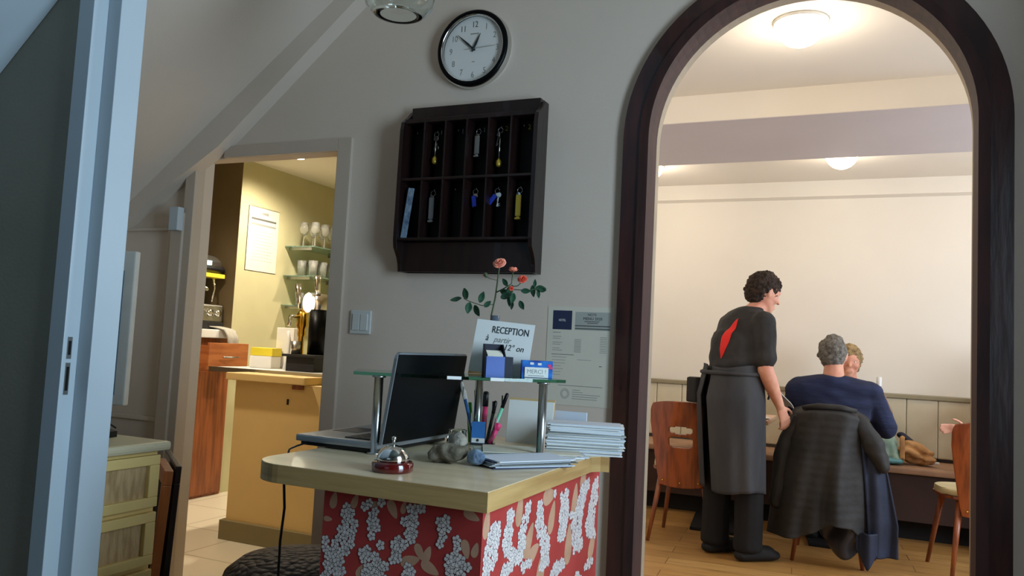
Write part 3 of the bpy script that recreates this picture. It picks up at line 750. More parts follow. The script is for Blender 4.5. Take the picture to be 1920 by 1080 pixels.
# ---- person opposite, mostly hidden
def sitter(px, py, label, hairm, topm, lean, hair_tufts=160, arm_target=None, face=(0.05, -1, -0.1), hz=1.15):
    t = thing('person', label, 'person', (px, py, 0), R(180))
    M_ = mw(t); m3 = M_.to_3x3()
    def Q(x, y, z): return M_ @ V(x, y, z)
    b = B('skin'); P, Fh = head(b, Q(0, lean, hz), V(*face), V(0, 0, 1), 0.94)
    b.hull([(Q(0, lean-0.03, hz-0.07), 0.048), (Q(0, -0.01, hz-0.17), 0.058)])
    b.hull([(Q(0, 0, hz-0.22), (0.15, 0.08, 0.06)), (Q(0, 0, 0.6), (0.14, 0.09, 0.08))], frame=m3)
    arms = []
    for sd in (-1, 1):
        s_ = Q(sd*0.17, 0, hz-0.235); e_ = Q(sd*0.23, 0.10, 0.80); w_ = Q(sd*0.12, 0.32, 0.79)
        d = m3 @ V(-sd*0.4, 0.9, -0.05)
        if arm_target and sd == arm_target[0]: e_, w_, d = V(*arm_target[1]), V(*arm_target[2]), V(*arm_target[3])
        b.hull([(s_, 0.048), (e_, 0.038)]); b.hull([(e_, 0.037), (w_, 0.024)])
        tn = m3 @ V(-sd*0.8, -0.3, 0.1)
        if arm_target and sd == arm_target[0]: tn = V(0, -0.35, 0.9); hand(b, w_, d, V(0, -0.9, -0.3), tn, 0.18, 0.95)
        else: hand(b, w_, d, V(0, 0, -1), tn, 0.3, 0.92)
        arms.append((s_, e_, w_))
        h_, k_, f_ = Q(sd*0.08, 0.0, 0.56), Q(sd*0.1, 0.40, 0.53), Q(sd*0.1, 0.42, 0.07)
        b.hull([(h_, 0.08), (k_, 0.055)]); b.hull([(k_, 0.052), (f_, 0.036)])
        b.hull([(Q(sd*0.1, 0.42, 0.04), 0.034), (Q(sd*0.1, 0.56, 0.032), (0.036, 0.05, 0.024))])
    blob('body', b, t, 0.0075, 5); eyes(P, t, Fh, 0.94)
    b = B(hairm); b.hull([(P(-0.014, 0, 0.026), (0.094, 0.082, 0.092))], frame=Fh, sub=3); b.hull([(P(-0.04, 0, -0.03), (0.062, 0.076, 0.075))], frame=Fh)
    hairtufts(b, P, 0.94, random.Random(8), hair_tufts, 0.018, lambda d: not (d.x > 0.3 and d.z < 0.5) and d.z > -0.5)
    blob('hair', b, t, 0.006, 3, noise_amp=0.006, noise_scale=60)
    b = B(topm); b.hull([(Q(-0.14, 0, hz-0.225), (0.065, 0.075, 0.05)), (Q(0.14, 0, hz-0.225), (0.065, 0.075, 0.05)), (Q(0, 0, hz-0.15), (0.062, 0.062, 0.02)), (Q(0, 0, 0.8), (0.18, 0.115, 0.08)), (Q(0, 0, 0.58), (0.18, 0.13, 0.07))], frame=m3)
    for s_, e_, w_ in arms: b.hull([(s_, 0.064), (e_, 0.052)]); b.hull([(e_, 0.052), (e_.lerp(w_, 0.72), 0.038)])
    blob('sweater', b, t, 0.009, 6, noise_amp=0.004, noise_scale=14)
    b = B('trousers')
    for sd in (-1, 1):
        h_, k_, f_ = Q(sd*0.08, 0.0, 0.56), Q(sd*0.1, 0.40, 0.53), Q(sd*0.1, 0.42, 0.09)
        b.hull([(h_, 0.092), (k_, 0.066)]); b.hull([(k_, 0.064), (f_, 0.05)])
    blob('trousers', b, t, 0.010, 5)
    for sd in (-1, 1):
        b = B('black matt'); b.hull([(Q(sd*0.1, 0.40, 0.04), (0.04, 0.045, 0.036)), (Q(sd*0.1, 0.55, 0.03), (0.043, 0.055, 0.028))], frame=m3); blob('shoe', b, t, 0.008, 3)
    return t
sitter(-0.075, 6.12, 'person with short fair hair facing us, mostly hidden behind the grey-haired man', 'hair fair', 'knit tan', 0.02)
sitter(0.98, 6.12, 'person behind the right side of the arch, only one hand visible', 'hair brown', 'knit tan', 0.02, 100, (1, (0.80, 5.75, 0.80), (0.60, 5.60, 0.772), (-1, -0.05, -0.03)))

# ---- coat over the man's chair
t = thing('coat', 'black quilted coat with navy panel hanging over the back of the man\'s chair', 'coat', (-0.16, 4.82, 0.0))
def lerp(a, b_, k): return a+(b_-a)*k
def interp(tab, z):
    for (z0, a), (z1, c) in zip(tab, tab[1:]):
        if z1 <= z <= z0: return lerp(a, c, (z0-z)/(z0-z1))
    return tab[-1][1]
LX = [(0.90, -0.33), (0.84, -0.365), (0.70, -0.41), (0.445, -0.452), (0.10, -0.487), (-1, -0.487)]
RX = [(0.90, 0.035), (0.84, 0.045), (0.70, 0.04), (0.45, 0.06), (0.10, 0.085), (-1, 0.085)]
def hem(u):
    pts = [(0, 0.135), (0.30, 0.16), (0.45, 0.20), (0.62, 0.255), (0.8, 0.235), (0.92, 0.15), (1.0, 0.06)]
    for (a, c), (d, e) in zip(pts, pts[1:]):
        if a <= u <= d: return lerp(c, e, (u-a)/(d-a))
    return pts[-1][1]
def cback(u, v):
    z = lerp(0.885-0.05*abs(u-0.45)**3*8, hem(u), v)
    x = lerp(interp(LX, z), interp(RX, z), u)
    e = abs(u-0.5)*2
    y = 4.80 + 0.16*e**3.5 + 0.018*v*math.sin(u*15+1)+0.010*math.sin(u*31+v*4)*v
    y += 0.16*max(0, 1-v/0.05)**1.5 if v < 0.05 else 0          # rolls over the top of the chair back
    y -= 0.05*v*math.sin(PI*u)
    y += 0.0006*math.cos(z*2*PI/0.045)+0.008*v*math.sin(u*23+2*math.sin(v*3))
    return (x, y, z)
b = B('coat black'); b.grid(cback, 72, 130); obj('back_panel', b, t, solid=0.016)
b = B('coat navy')
def cnavy(u, v):
    z = lerp(0.70-0.10*u, 0.085, v); x0 = interp(RX, z)-0.03; x1 = lerp(0.13, 0.20, min(1, v*1.5))
    return (lerp(x0, x1, u), 4.86+0.08*u+0.016*math.sin(u*9+2*v), z)
b.grid(cnavy, 20, 60); obj('side_panel', b, t, solid=0.014)
b = B('coat black')
b.hull([(V(0.0, 4.90, 0.80), (0.05, 0.06, 0.05)), (V(0.075, 4.88, 0.68), (0.055, 0.06, 0.06))]); b.hull([(V(0.075, 4.88, 0.68), (0.058, 0.06, 0.06)), (V(0.115, 4.89, 0.58), (0.04, 0.05, 0.04))])
blob('sleeve', b, t, 0.01, 5, noise_amp=0.01, noise_scale=16)
b = B('coat black')
b.hull([(V(-0.315, 4.90, 0.80), (0.05, 0.055, 0.045)), (V(-0.405, 4.88, 0.62), (0.05, 0.055, 0.06))]); b.hull([(V(-0.405, 4.88, 0.62), (0.05, 0.055, 0.06)), (V(-0.435, 4.88, 0.33), (0.045, 0.05, 0.05))])
blob('sleeve', b, t, 0.01, 5, noise_amp=0.01, noise_scale=16)
b = B('coat black'); b.tube([(-0.30, 4.86, 0.872), (-0.22, 4.83, 0.885), (-0.1, 4.83, 0.885), (-0.02, 4.86, 0.872)], [0.012, 0.018, 0.018, 0.012], 12); obj('collar', b, t)
b = B('coat lining', 'coat navy')
b.grid(lambda u, v: (lerp(-0.20, 0.02, u)+0.02*math.sin(6*v), 4.86+0.05*math.sin(u*7)+0.03*v, lerp(0.30, 0.06+0.10*(u-0.6)**2*4, v)), 20, 20)
b.grid(lambda u, v: (lerp(-0.02, 0.085, u)*(1-0.0*v)+0.01, 4.83+0.02*math.sin(u*8), lerp(0.22, 0.02+0.2*abs(u-0.55), v)), 12, 16, 'coat navy')
obj('lining', b, t, solid=0.006)

# ---- things on the tables and bench
t = thing('bottle', 'pale glass bottle standing on the table beside the man\'s right shoulder', 'bottle', (0.105, 5.62, 0.745))
b = B('glass'); b.lathe([(0, 0.001), (0.036, 0.001), (0.038, 0.02), (0.038, 0.17), (0.030, 0.20), (0.015, 0.235), (0.013, 0.29), (0.015, 0.295), (0.012, 0.297), (0.010, 0.24), (0.026, 0.2), (0.034, 0.165), (0.034, 0.01), (0, 0.008)], t.location, 24); obj('body', b, t)
b = B('white metal'); b.lathe([(0.0165, 0.255), (0.0165, 0.312), (0.0, 0.314)], t.location, 20); obj('cap', b, t)
b = B('paper'); b.lathe([(0.0388, 0.06), (0.0388, 0.14)], t.location, 24); obj('label', b, t)
b = B('glass'); b.lathe([(0, 0.002), (0.03, 0.002), (0.001*30+0.004, 0.1), (0.032, 0.1), (0.027, 0.008), (0, 0.008)], (0.72, 5.55, 0.745), 20)
tag(obj('drinking_glass', b), 'clear drinking glass on the table behind the cut-off chair', 'glass')
b = B('paper'); b.lathe([(0, 0), (0.06, 0.0), (0.085, 0.008), (0.086, 0.011), (0.06, 0.004), (0, 0.003)], (-0.62, 5.48, 0.746), 28)
tag(obj('side_plate', b), 'white plate at the corner of the left table, right of the waiter', 'plate')
b = B('bag green')
b.hull([(V(0.13, 6.05, 0.53), (0.10, 0.10, 0.055)), (V(0.16, 6.10, 0.64), (0.07, 0.05, 0.04))]); b.hull([(V(0.20, 6.03, 0.52), (0.06, 0.08, 0.045)), (V(0.20, 6.08, 0.60), (0.04, 0.05, 0.06))])
t = thing('bag', 'soft pale green bag lying on the bench right of the man\'s elbow', 'bag', (0.16, 6.05, 0.475))
blob('body', b, t, 0.008, 4, noise_amp=0.014, noise_scale=18)
b = B('teal'); b.hull([(V(0.13, 5.985, 0.505), (0.10, 0.07, 0.028)), (V(0.23, 6.0, 0.50), (0.04, 0.06, 0.022))]); blob('base', b, t, 0.008, 3, noise_amp=0.006, noise_scale=20)
b = B('jacket tan'); b.grid(lambda u, v: (0.245+0.03*u, 5.98+0.04*v, 0.51+0.15*v+0.01*math.sin(u*3)), 4, 10); obj('strap', b, t, solid=0.005)
b = B('jacket tan')
for k in range(7):
    rr = random.Random(k); x_ = 0.29+0.11*rr.random(); b.hull([(V(x_-0.06, 6.04+0.1*rr.random(), 0.505+0.018*k), (0.045, 0.06, 0.018)), (V(x_+0.03, 6.06+0.06*rr.random(), 0.50+0.011*k), (0.05, 0.06, 0.016))])
tag(blob('jacket', b, None, 0.008, 3, noise_amp=0.016, noise_scale=22), 'crumpled tan jacket in a heap on the bench', 'jacket')
b = B('navy card'); b.hull([(V(0.26, 6.2, 0.66), (0.03, 0.03, 0.022)), (V(0.34, 6.18, 0.60), (0.03, 0.03, 0.022))]); tag(blob('hat', b, None, 0.006, 3), 'dark navy rolled hat on top of the tan jacket', 'hat')
b = B('paper'); b.box(0.42, 0.50, 6.22, 6.27, 0.476, 0.49, bev=0.003); tag(obj('napkin', b), 'small pale folded napkin on the bench seat near the right chair', 'napkin')

# ================================================================== RECEPTION COUNTER
ZT = 0.85
t = thing('reception_counter', 'reception counter with beige top, wooden edge and red floral wallpaper body', 'counter', (-0.9, 1.85, 0))
cor = [(-1.258+0.1*(1-math.cos(a)), 1.413+0.1*(1-math.sin(a))) for a in [R(0)+R(90)*k/10 for k in range(11)]]
out = [(-0.652, 1.413), (-0.652, 2.06), (-0.635, 2.085), (-0.612, 2.09), (-0.70, 2.30), (-1.258, 2.30)] + cor
def inset(poly, d):
    cx = sum(p[0] for p in poly)/len(poly); n = len(poly); r = []
    for k in range(n):
        p0, p1, p2 = Vector(poly[k-1]), Vector(poly[k]), Vector(poly[(k+1) % n])
        e1 = (p1-p0).normalized(); e2 = (p2-p1).normalized(); nn = (Vector((-e1.y, e1.x))+Vector((-e2.y, e2.x))).normalized()
        r.append(tuple(p1+nn*d))
    return r
b = B('counter edge'); b.prism(out, ZT-0.04, ZT-0.0012, 'z'); obj('edge_band', b, t)
b = B('laminate'); b.prism(inset(out, 0.0015), ZT-0.0012, ZT, 'z'); obj('top', b, t)
b = B('casing paint'); b.box(-1.056, -0.679, 1.451, 2.22, 0.0, ZT-0.04); obj('body', b, t)
FWC = [[(-1.002, 0.779, 0.0108, 0.0089), (-0.99, 0.759, 0.0214, 0.0176), (-0.993, 0.719, 0.0267, 0.0219), (-1.017, 0.671, 0.0297, 0.0241), (-1.025, 0.631, 0.0324, 0.0263)], [(-1.047, 0.7, 0.0076, 0.0078), (-1.043, 0.661, 0.011, 0.0099)], [(-0.943, 0.792, 0.0131, 0.0109), (-0.951, 0.775, 0.0105, 0.0087)], [(-0.911, 0.794, 0.0078, 0.0065)], [(-0.928, 0.772, 0.0156, 0.013), (-0.928, 0.739, 0.0195, 0.0162), (-0.93, 0.717, 0.013, 0.0108)], [(-0.907, 0.707, 0.0129, 0.0107)], [(-0.816, 0.792, 0.0074, 0.0064), (-0.835, 0.789, 0.015, 0.0128), (-0.842, 0.761, 0.02, 0.017), (-0.837, 0.735, 0.0149, 0.0127), (-0.861, 0.716, 0.0201, 0.017), (-0.869, 0.682, 0.0151, 0.0127)], [(-0.952, 0.674, 0.0131, 0.0108), (-0.94, 0.683, 0.0209, 0.0173), (-0.915, 0.652, 0.0359, 0.0299)], [(-0.835, 0.664, 0.0198, 0.0168)], [(-0.778, 0.772, 0.0109, 0.0094), (-0.754, 0.78, 0.0108, 0.0094), (-0.764, 0.751, 0.0168, 0.0146), (-0.765, 0.73, 0.012, 0.0104)], [(-0.734, 0.75, 0.0118, 0.0103), (-0.729, 0.724, 0.0165, 0.0144), (-0.734, 0.692, 0.0236, 0.0205), (-0.728, 0.675, 0.0258, 0.0225)], [(-0.703, 0.692, 0.0093, 0.0082)],
 [(-1.02, 0.60, 0.03, 0.03), (-0.99, 0.53, 0.035, 0.03)], [(-0.88, 0.58, 0.03, 0.03), (-0.86, 0.5, 0.03, 0.03)], [(-0.74, 0.58, 0.025, 0.03), (-0.73, 0.5, 0.03, 0.03)]]
RWC = [[(1.51, 0.762, 0.0296, 0.012), (1.499, 0.721, 0.0346, 0.0141), (1.49, 0.682, 0.034, 0.0161)], [(1.589, 0.781, 0.0234, 0.0091), (1.577, 0.738, 0.026, 0.0102), (1.576, 0.706, 0.0259, 0.0102), (1.652, 0.667, 0.0249, 0.0094)], [(1.69, 0.782, 0.0162, 0.006), (1.66, 0.723, 0.0284, 0.0106), (1.649, 0.69, 0.028, 0.0106)], [(1.756, 0.771, 0.0173, 0.0062), (1.763, 0.721, 0.0315, 0.0112), (1.804, 0.671, 0.0327, 0.0114), (1.803, 0.622, 0.0326, 0.0114)], [(1.854, 0.781, 0.0152, 0.0052)], [(1.924, 0.771, 0.0326, 0.0108), (1.928, 0.711, 0.0368, 0.0121), (1.919, 0.661, 0.0323, 0.0107)], [(2.102, 0.774, 0.0381, 0.0116), (2.063, 0.73, 0.0415, 0.0129), (2.026, 0.681, 0.0447, 0.0141), (2.049, 0.608, 0.0408, 0.0128)], [(1.993, 0.707, 0.0215, 0.0069)], [(2.19, 0.774, 0.0261, 0.0076), (2.17, 0.708, 0.0415, 0.0121), (2.141, 0.66, 0.0443, 0.0133), (2.17, 0.619, 0.0415, 0.0121)], [(2.146, 0.549, 0.0446, 0.0134)], [(1.581, 0.663, 0.0349, 0.0136)], [(1.685, 0.646, 0.0356, 0.0132)], [(1.897, 0.594, 0.0559, 0.0186)],
 [(1.5, 0.6, 0.03, 0.03), (1.53, 0.5, 0.03, 0.03)], [(1.66, 0.56, 0.03, 0.03)], [(1.85, 0.5, 0.04, 0.03)], [(2.05, 0.52, 0.04, 0.03)]]
FLV = [(-1.032, 0.784, 0.0137, 80), (-0.978, 0.788, 0.012, 70), (-0.928, 0.787, 0.0104, 20), (-0.884, 0.783, 0.0153, -60), (-0.858, 0.790, 0.0101, 80), (-1.044, 0.743, 0.0083, 0), (-0.702, 0.793, 0.014, -20), (-0.815, 0.706, 0.0135, -60), (-0.797, 0.704, 0.0134, 70), (-0.836, 0.685, 0.0174, 20), (-0.789, 0.678, 0.017, -25), (-0.711, 0.727, 0.014, -75), (-0.69, 0.728, 0.0115, 75), (-0.954, 0.648, 0.0118, 60)]
RLV = [(1.47, 0.777, 0.0227, 80), (1.638, 0.778, 0.0278, 80), (1.703, 0.703, 0.028, 60), (1.681, 0.678, 0.0224, -30), (1.73, 0.665, 0.027, 20), (1.817, 0.78, 0.0295, 0), (1.843, 0.726, 0.0302, 70), (2.01, 0.738, 0.0352, 80), (1.974, 0.637, 0.0383, 85), (2.076, 0.795, 0.030, 60), (2.174, 0.596, 0.0351, 60), (1.786, 0.619, 0.0357, 70)]
def wallpaper(name, clusters, leaves, P, a0, a1, sxf, seed, soft=False):
    """P(a, z, depth) -> point; flowers printed as flush shapes on the paper"""
    rnd = random.Random(seed); b = B('wallpaper red', 'floret outline', 'floret', 'floret eye', 'paper leaf', 'floret soft')
    b.face([P(a0, 0, 0), P(a1, 0, 0), P(a1, ZT-0.04, 0), P(a0, ZT-0.04, 0)])
    def poly(pts, d, m):
        pts = [(min(max(a, a0+0.001), a1-0.001), min(z, ZT-0.042)) for a, z in pts]
        b.face([P(a, z, d) for a, z in pts], m)
    extra = []
    for li, (a, z, r, an) in enumerate(leaves+extra):
        an = R(an); L = r*1.35; W_ = r*0.66; pts = []
        for k in range(16):
            q = 2*PI*k/16; x = math.cos(q)*L; y = math.sin(q)*W_*(1-0.35*math.cos(q))
            pts.append((a+(x*math.cos(an)*1.0-y*math.sin(an))*min(1, sxf), z+(x*math.sin(an)+y*math.cos(an))*(0.85 if sxf > 1 else 1)))
        poly(pts, 0.00005+0.00002*li, 'paper leaf')
    for _ in range(0): pass
    used = []
    for cl in clusters:
        segs = list(zip(cl, cl[1:])) or [(cl[0], cl[0])]
        for p, q in segs:
            for _ in range(900):
                k = rnd.random(); ca, cz, ra, rz_ = [lerp(p[j], q[j], k) for j in range(4)]
                th = rnd.uniform(0, 2*PI); rr = math.sqrt(rnd.random())
                ra = max(0.001, ra-0.0065); rz_ = max(0.001, rz_-0.006)
                a = ca+ra*rr*math.cos(th); z = cz+rz_*rr*math.sin(th)
                if a < a0+0.008 or a > a1-0.008 or z > ZT-0.046 or z < 0.02: continue
                if any((a-u)**2+(z-v)**2 < 0.0128**2 for u, v in used): continue
                used.append((a, z))
    for n_, (a, z) in enumerate(used):
        r = rnd.uniform(0.0098, 0.0114); off = rnd.uniform(0, 2*PI); d0 = 0.0005+0.0006*((n_*7) % 23)/23
        for k in range(5):
            q = off+2*PI*k/5+rnd.uniform(-0.12, 0.12); pa, pz = a+r*0.56*math.cos(q), z+r*0.56*math.sin(q)
            for rad, d, m in ((r*0.50, 0.0, 'floret outline' if not soft else 'floret soft'), (r*0.41, 0.00002, 'floret')):
                pts = []
                for h in range(12):
                    w_ = 2*PI*h/12; x = rad*1.05*math.cos(w_); y = rad*0.92*math.sin(w_)
                    pts.append((pa+x*math.cos(q)-y*math.sin(q), pz+x*math.sin(q)+y*math.cos(q)))
                poly(pts, d0+d, m)
        poly([(a+0.0020*math.cos(2*PI*k/8), z+0.0020*math.sin(2*PI*k/8)) for k in range(8)], d0+0.00005, 'floret outline' if not soft else 'floret soft')
        poly([(a+0.0010*math.cos(2*PI*k/6), z+0.0010*math.sin(2*PI*k/6)) for k in range(6)], d0+0.00007, 'floret eye')
    return b
obj('front_wallpaper', wallpaper('f', FWC, FLV, lambda a, z, d: (a, 1.4495-d, z), -1.057, -0.678, 1.0, 1), t, recalc=False)
obj('side_wallpaper', wallpaper('r', RWC, RLV, lambda a, z, d: (-0.6775+d, a, z), 1.45, 2.22, 1.0, 2, True), t, recalc=False)

# ---- bell
t = thing('reception_bell', 'chrome call bell on a round dark red base at the front of the counter', 'bell', (-0.925, 1.505, ZT))
L0 = t.location
b = B('red base'); b.lathe([(0, 0), (0.043, 0), (0.045, 0.004), (0.045, 0.018), (0.041, 0.022), (0, 0.022)], L0, 40); obj('base', b, t)
b = B('chrome'); b.lathe([(0.034, 0.023), (0.036, 0.026), (0.034, 0.034), (0.028, 0.045), (0.018, 0.053), (0.006, 0.0565), (0, 0.057)], L0, 40); obj('dome', b, t)
b = B('chrome'); b.lathe([(0, 0.056), (0.0035, 0.056), (0.003, 0.066), (0.005, 0.068), (0.005, 0.073), (0.0, 0.076)], L0, 16); obj('button', b, t)

# ---- laptop
t = thing('laptop', 'open laptop with black screen and silver edges at the left end of the counter', 'laptop', (-1.215, 1.87, ZT), 0)
b = B('laptop grey'); b.box(-1.335, -1.085, 1.69, 2.07, ZT+0.012, ZT+0.030, bev=0.005); obj('base', b, t)
b = B('black plastic'); b.box(-1.325, -1.095, 1.70, 2.06, ZT+0.002, ZT+0.014, bev=0.003); obj('underside', b, t)
b = B('key grey')
for r_ in range(5):
    for c_ in range(14):
        y = 1.715+c_*0.0238; x = -1.20+r_*0.020; b.box(x, x+0.017, y, y+0.020, ZT+0.030, ZT+0.0325)
obj('keyboard', b, t)
rbox('touchpad', (-1.315, -1.235, 1.82, 1.93, ZT+0.030, ZT+0.0307), 'key grey', t, 0)
lean_ = R(8)
Ml = MX((-1.082, 0, ZT+0.026), ry=lean_)
b = B('laptop grey'); vs = b.prism([(y, z) for y, z in [(1.69, 0.0), (2.07, 0.0), (2.07, 0.215)]+[(2.07-0.015+0.015*math.cos(R(a)), 0.215-0.0+0.015*math.sin(R(a))) for a in (30, 60, 90)]+[(1.69+0.015-0.015*math.cos(R(a)), 0.215+0.015*math.sin(R(a))) for a in (90, 60, 30, 0)]], 0.0, 0.008, 'x', M=Ml); b.box(0.008, 0.0092, 1.6945, 2.0655, 0.001, 0.2255, 'black gloss', M=Ml); obj('lid', b, t)
b = B('black gloss'); b.box(-0.0012, 0.0, 1.70, 2.06, 0.008, 0.218, M=Ml); obj('screen', b, t)
b = B('black plastic'); b.tube([(-1.30, 1.70, ZT+0.01), (-1.305, 1.66, ZT+0.004), (-1.28, 1.60, ZT+0.004), (-1.266, 1.58, ZT-0.002), (-1.268, 1.575, ZT-0.03)], 0.0025, 8)
b.tube([(-1.268, 1.575, ZT-0.03), (-1.265, 1.57, 0.78), (-1.258, 1.57, 0.72), (-1.268, 1.575, 0.64), (-1.262, 1.57, 0.5), (-1.27, 1.56, 0.3), (-1.26, 1.58, 0.05), (-1.2, 1.66, 0.006), (-1.1, 1.8, 0.006)], 0.0032, 8)
tag(obj('power_cable', b), 'thin black power cable hanging from the laptop down past the counter edge', 'cable')

# ---- glass shelf on posts
ZS = 1.043
t = thing('glass_shelf', 'green-edged glass shelf standing on chrome posts above the counter', 'shelf', (-0.93, 1.87, ZT))
Pl, Pr = Vector((-1.099, 1.70)), Vector((-0.757, 1.95)); dd = (Pr-Pl).normalized(); nn = Vector((-dd.y, dd.x)); mid = (Pl+Pr)/2
Lh = 0.275
pts = []
for k in range(25):
    a = -1+2*k/24; pts.append(mid+dd*(a*Lh)+nn*(-0.045+0.055*a*a))
pts += [mid+dd*Lh+nn*0.03, mid+dd*(Lh-0.015)+nn*0.19, mid-dd*(Lh-0.015)+nn*0.19, mid-dd*Lh+nn*0.03]
b = B('shelf glass'); b.prism([tuple(p) for p in pts], ZS, ZS+0.008, 'z'); obj('glass_pane', b, t)
Pb = Vector((-1.0, 2.07))
for p in (Pl, Pr, Pb):
    b = B('brushed steel'); b.lathe([(0, 0), (0.019, 0), (0.019, 0.004), (0.0115, 0.005), (0.0115, ZS-ZT-0.005), (0.017, ZS-ZT-0.004), (0.017, ZS-ZT), (0, ZS-ZT)], (p.x, p.y, ZT), 24); obj('post', b, t)
b = B('paper')
for a in (-0.03, 0.08):
    b = B('paper'); p = mid+dd*a+nn*(-0.0455+0.055*(a/Lh)**2); b.box(-0.018, 0.018, -0.0012, 0.0, 0.0, 0.008, M=MX((p.x, p.y, ZS), rz=math.atan2(dd.y, dd.x))); obj('sticker', b, t)
ZU = ZS+0.008
# reception sign: folded card leaning back
t = thing('reception_sign', 'white handwritten card reading RECEPTION, leaning on the glass shelf', 'sign', (-0.88, 2.04, ZU))
Ms = MX((-0.925, 2.035, ZU), rx=R(-12), rz=R(10)) @ MX((0, 0, 0.068), ry=R(4))
b = B('paper', 'ink', 'ink grey')
b.box(-0.085, 0.085, 0, 0.0015, -0.066, 0.085, M=Ms)
T0 = MX((0, -0.0006, 0), rx=R(90))
b.text('RECEPTION', 0.028, Ms @ MX((0.018, -0.0006, 0.050), rx=R(90)), 'ink', 0.0006, sx=0.74)
b.text('\u00e0', 0.026, Ms @ MX((-0.047, -0.0006, 0.026), rx=R(90)), 'ink', 0.0003, sx=0.8, shear=0.2)
b.text('partir', 0.024, Ms @ MX((-0.002, -0.0006, 0.024), rx=R(90)), 'ink grey', 0.0003, sx=0.9, shear=0.3)
b.text('12\u00b0 on', 0.024, Ms @ MX((0.035, -0.0006, 0.004), rx=R(90)), 'ink', 0.0003, sx=0.9, shear=0.2)
obj('front_card', b, t)
b = B('tan card', 'paper', 'poster dark')
Mt = MX((-0.975, 2.075, ZU), rx=R(-10), rz=R(35))
b.prism([(-0.06, 0), (0.05, 0), (0.04, 0.125), (-0.012, 0.125)], 0, 0.003, 'y', M=Mt)
b.box(-0.035, -0.008, -0.0006, 0, 0.022, 0.025, 'poster dark', M=Mt); b.box(-0.035, -0.008, -0.0006, 0, 0.028, 0.030, 'poster dark', M=Mt)
obj('back_card', b, t)
# business card box
t = thing('card_box', 'dark blue open card holder with cream cards, in front of the reception sign', 'box', (-0.913, 1.98, ZU), R(33))
Mb = mw(t)
b = B('blue card'); b.box(-0.028, 0.022, -0.034, -0.031, 0.0, 0.052, M=Mb); obj('front_panel', b, t)
b = B('navy card')
b.prism([(-0.031, 0), (0.031, 0), (0.031, 0.085), (0.02, 0.085), (-0.031, 0.052)], -0.031, -0.028, 'x', M=Mb)
b.prism([(-0.031, 0), (0.031, 0), (0.031, 0.085), (0.02, 0.085), (-0.031, 0.052)], 0.022, 0.025, 'x', M=Mb)
b.box(-0.031, 0.025, 0.028, 0.031, 0, 0.085, M=Mb); b.box(-0.028, 0.022, -0.031, 0.028, 0, 0.003, M=Mb); b.box(0.025, 0.045, -0.031, 0.031, 0, 0.052, M=Mb)
obj('body', b, t)
b = B('cream paper')
for k in range(9): b.box(-0.024, 0.018, -0.026+k*0.005, -0.0225+k*0.005, 0.004, 0.056+0.0015*k, M=Mb)
obj('cards', b, t)
t = thing('thank_you_box', 'blue box with white label reading MERCI at the right end of the glass shelf', 'box', (-0.80, 2.01, ZU), R(27))
Mb = mw(t)
b = B('bright blue', 'pink', 'paper'); b.box(-0.042, 0.042, 0.0, 0.05, 0.0, 0.046, bev=0.001, M=Mb)
for x_, z_, m_ in ((-0.015, 0.038, 'paper'), (0.006, 0.037, 'paper'), (0.033, 0.034, 'pink'), (0.036, 0.028, 'pink')):
    b.box(x_-0.005, x_+0.005, -0.0007, 0, z_-0.003, z_+0.003, m_, M=Mb)
obj('body', b, t)
b = B('paper', 'ink grey'); b.box(-0.034, 0.030, -0.003, -0.001, 0.001, 0.028, M=Mb); b.text('MERCI !', 0.0155, Mb @ MX((-0.002, -0.0032, 0.0115), rx=R(90)), 'ink grey', 0.0002)
b.box(-0.024, 0.018, -0.0036, -0.003, 0.005, 0.0066, 'ink grey', M=Mb); obj('label', b, t)

# vase with roses
t = thing('rose_vase', 'slim grey vase behind the reception sign', 'vase', (-0.975, 2.10, ZU))
b = B('vase grey'); b.lathe([(0, 0), (0.017, 0), (0.018, 0.01), (0.012, 0.08), (0.011, 0.14), (0.014, 0.168), (0.012, 0.168), (0.009, 0.14), (0, 0.05)], t.location, 24); obj('body', b, t)
ry = 2.10
def sc(x, z, dy=0.0):   # spread points measured at depth 2.08
    return Vector((x*ry/2.08, ry+dy, 1.13+(z-1.13)*ry/2.08))
t = thing('rose', 'rose stem with peach blooms and dark green leaves in the slim vase', 'flower', (-0.975, 2.10, 1.10))
b = B('stem')
b.tube([sc(-0.98, 1.08), sc(-0.978, 1.217), sc(-0.969, 1.267), sc(-0.965, 1.306), sc(-0.962, 1.345), sc(-0.960, 1.366)], [0.0028, 0.0028, 0.0025, 0.0024, 0.0022, 0.003], 8)
b.tube([sc(-0.967, 1.285), sc(-0.94, 1.295, -0.01), sc(-0.915, 1.31, -0.01), sc(-0.917, 1.345)], 0.0018, 6)
b.tube([sc(-0.925, 1.30, -0.01), sc(-0.90, 1.305), sc(-0.886, 1.318)], 0.0016, 6)
b.tube([sc(-0.975, 1.25), sc(-1.01, 1.246), sc(-1.05, 1.257), sc(-1.07, 1.265)], 0.0012, 6)
b.tube([sc(-0.965, 1.32), sc(-0.99, 1.325), sc(-1.004, 1.333)], 0.001, 6)
b.tube([sc(-0.92, 1.295), sc(-0.87, 1.292), sc(-0.84, 1.298)], 0.0012, 6)
obj('stalk', b, t)
def leaf(c, ang, L, Wd, tilt=0.3):
    b = B('leaf'); F = Matrix.Translation(c) @ Matrix.Rotation(-ang, 4, 'Y') @ Matrix.Rotation(tilt, 4, 'X')
    def fn(u, v):
        x = (u-0.5)*2*L; w_ = Wd*math.sin(PI*min(1, max(0, u)))**0.75*(1.15-0.4*u); y = (v-0.5)*2*w_
        return F @ V(x, -0.25*abs(y)-0.1*L*math.cos(u*PI)**2, y)
    b.grid(fn, 14, 6); obj('leaf', b, t, solid=0.0006)
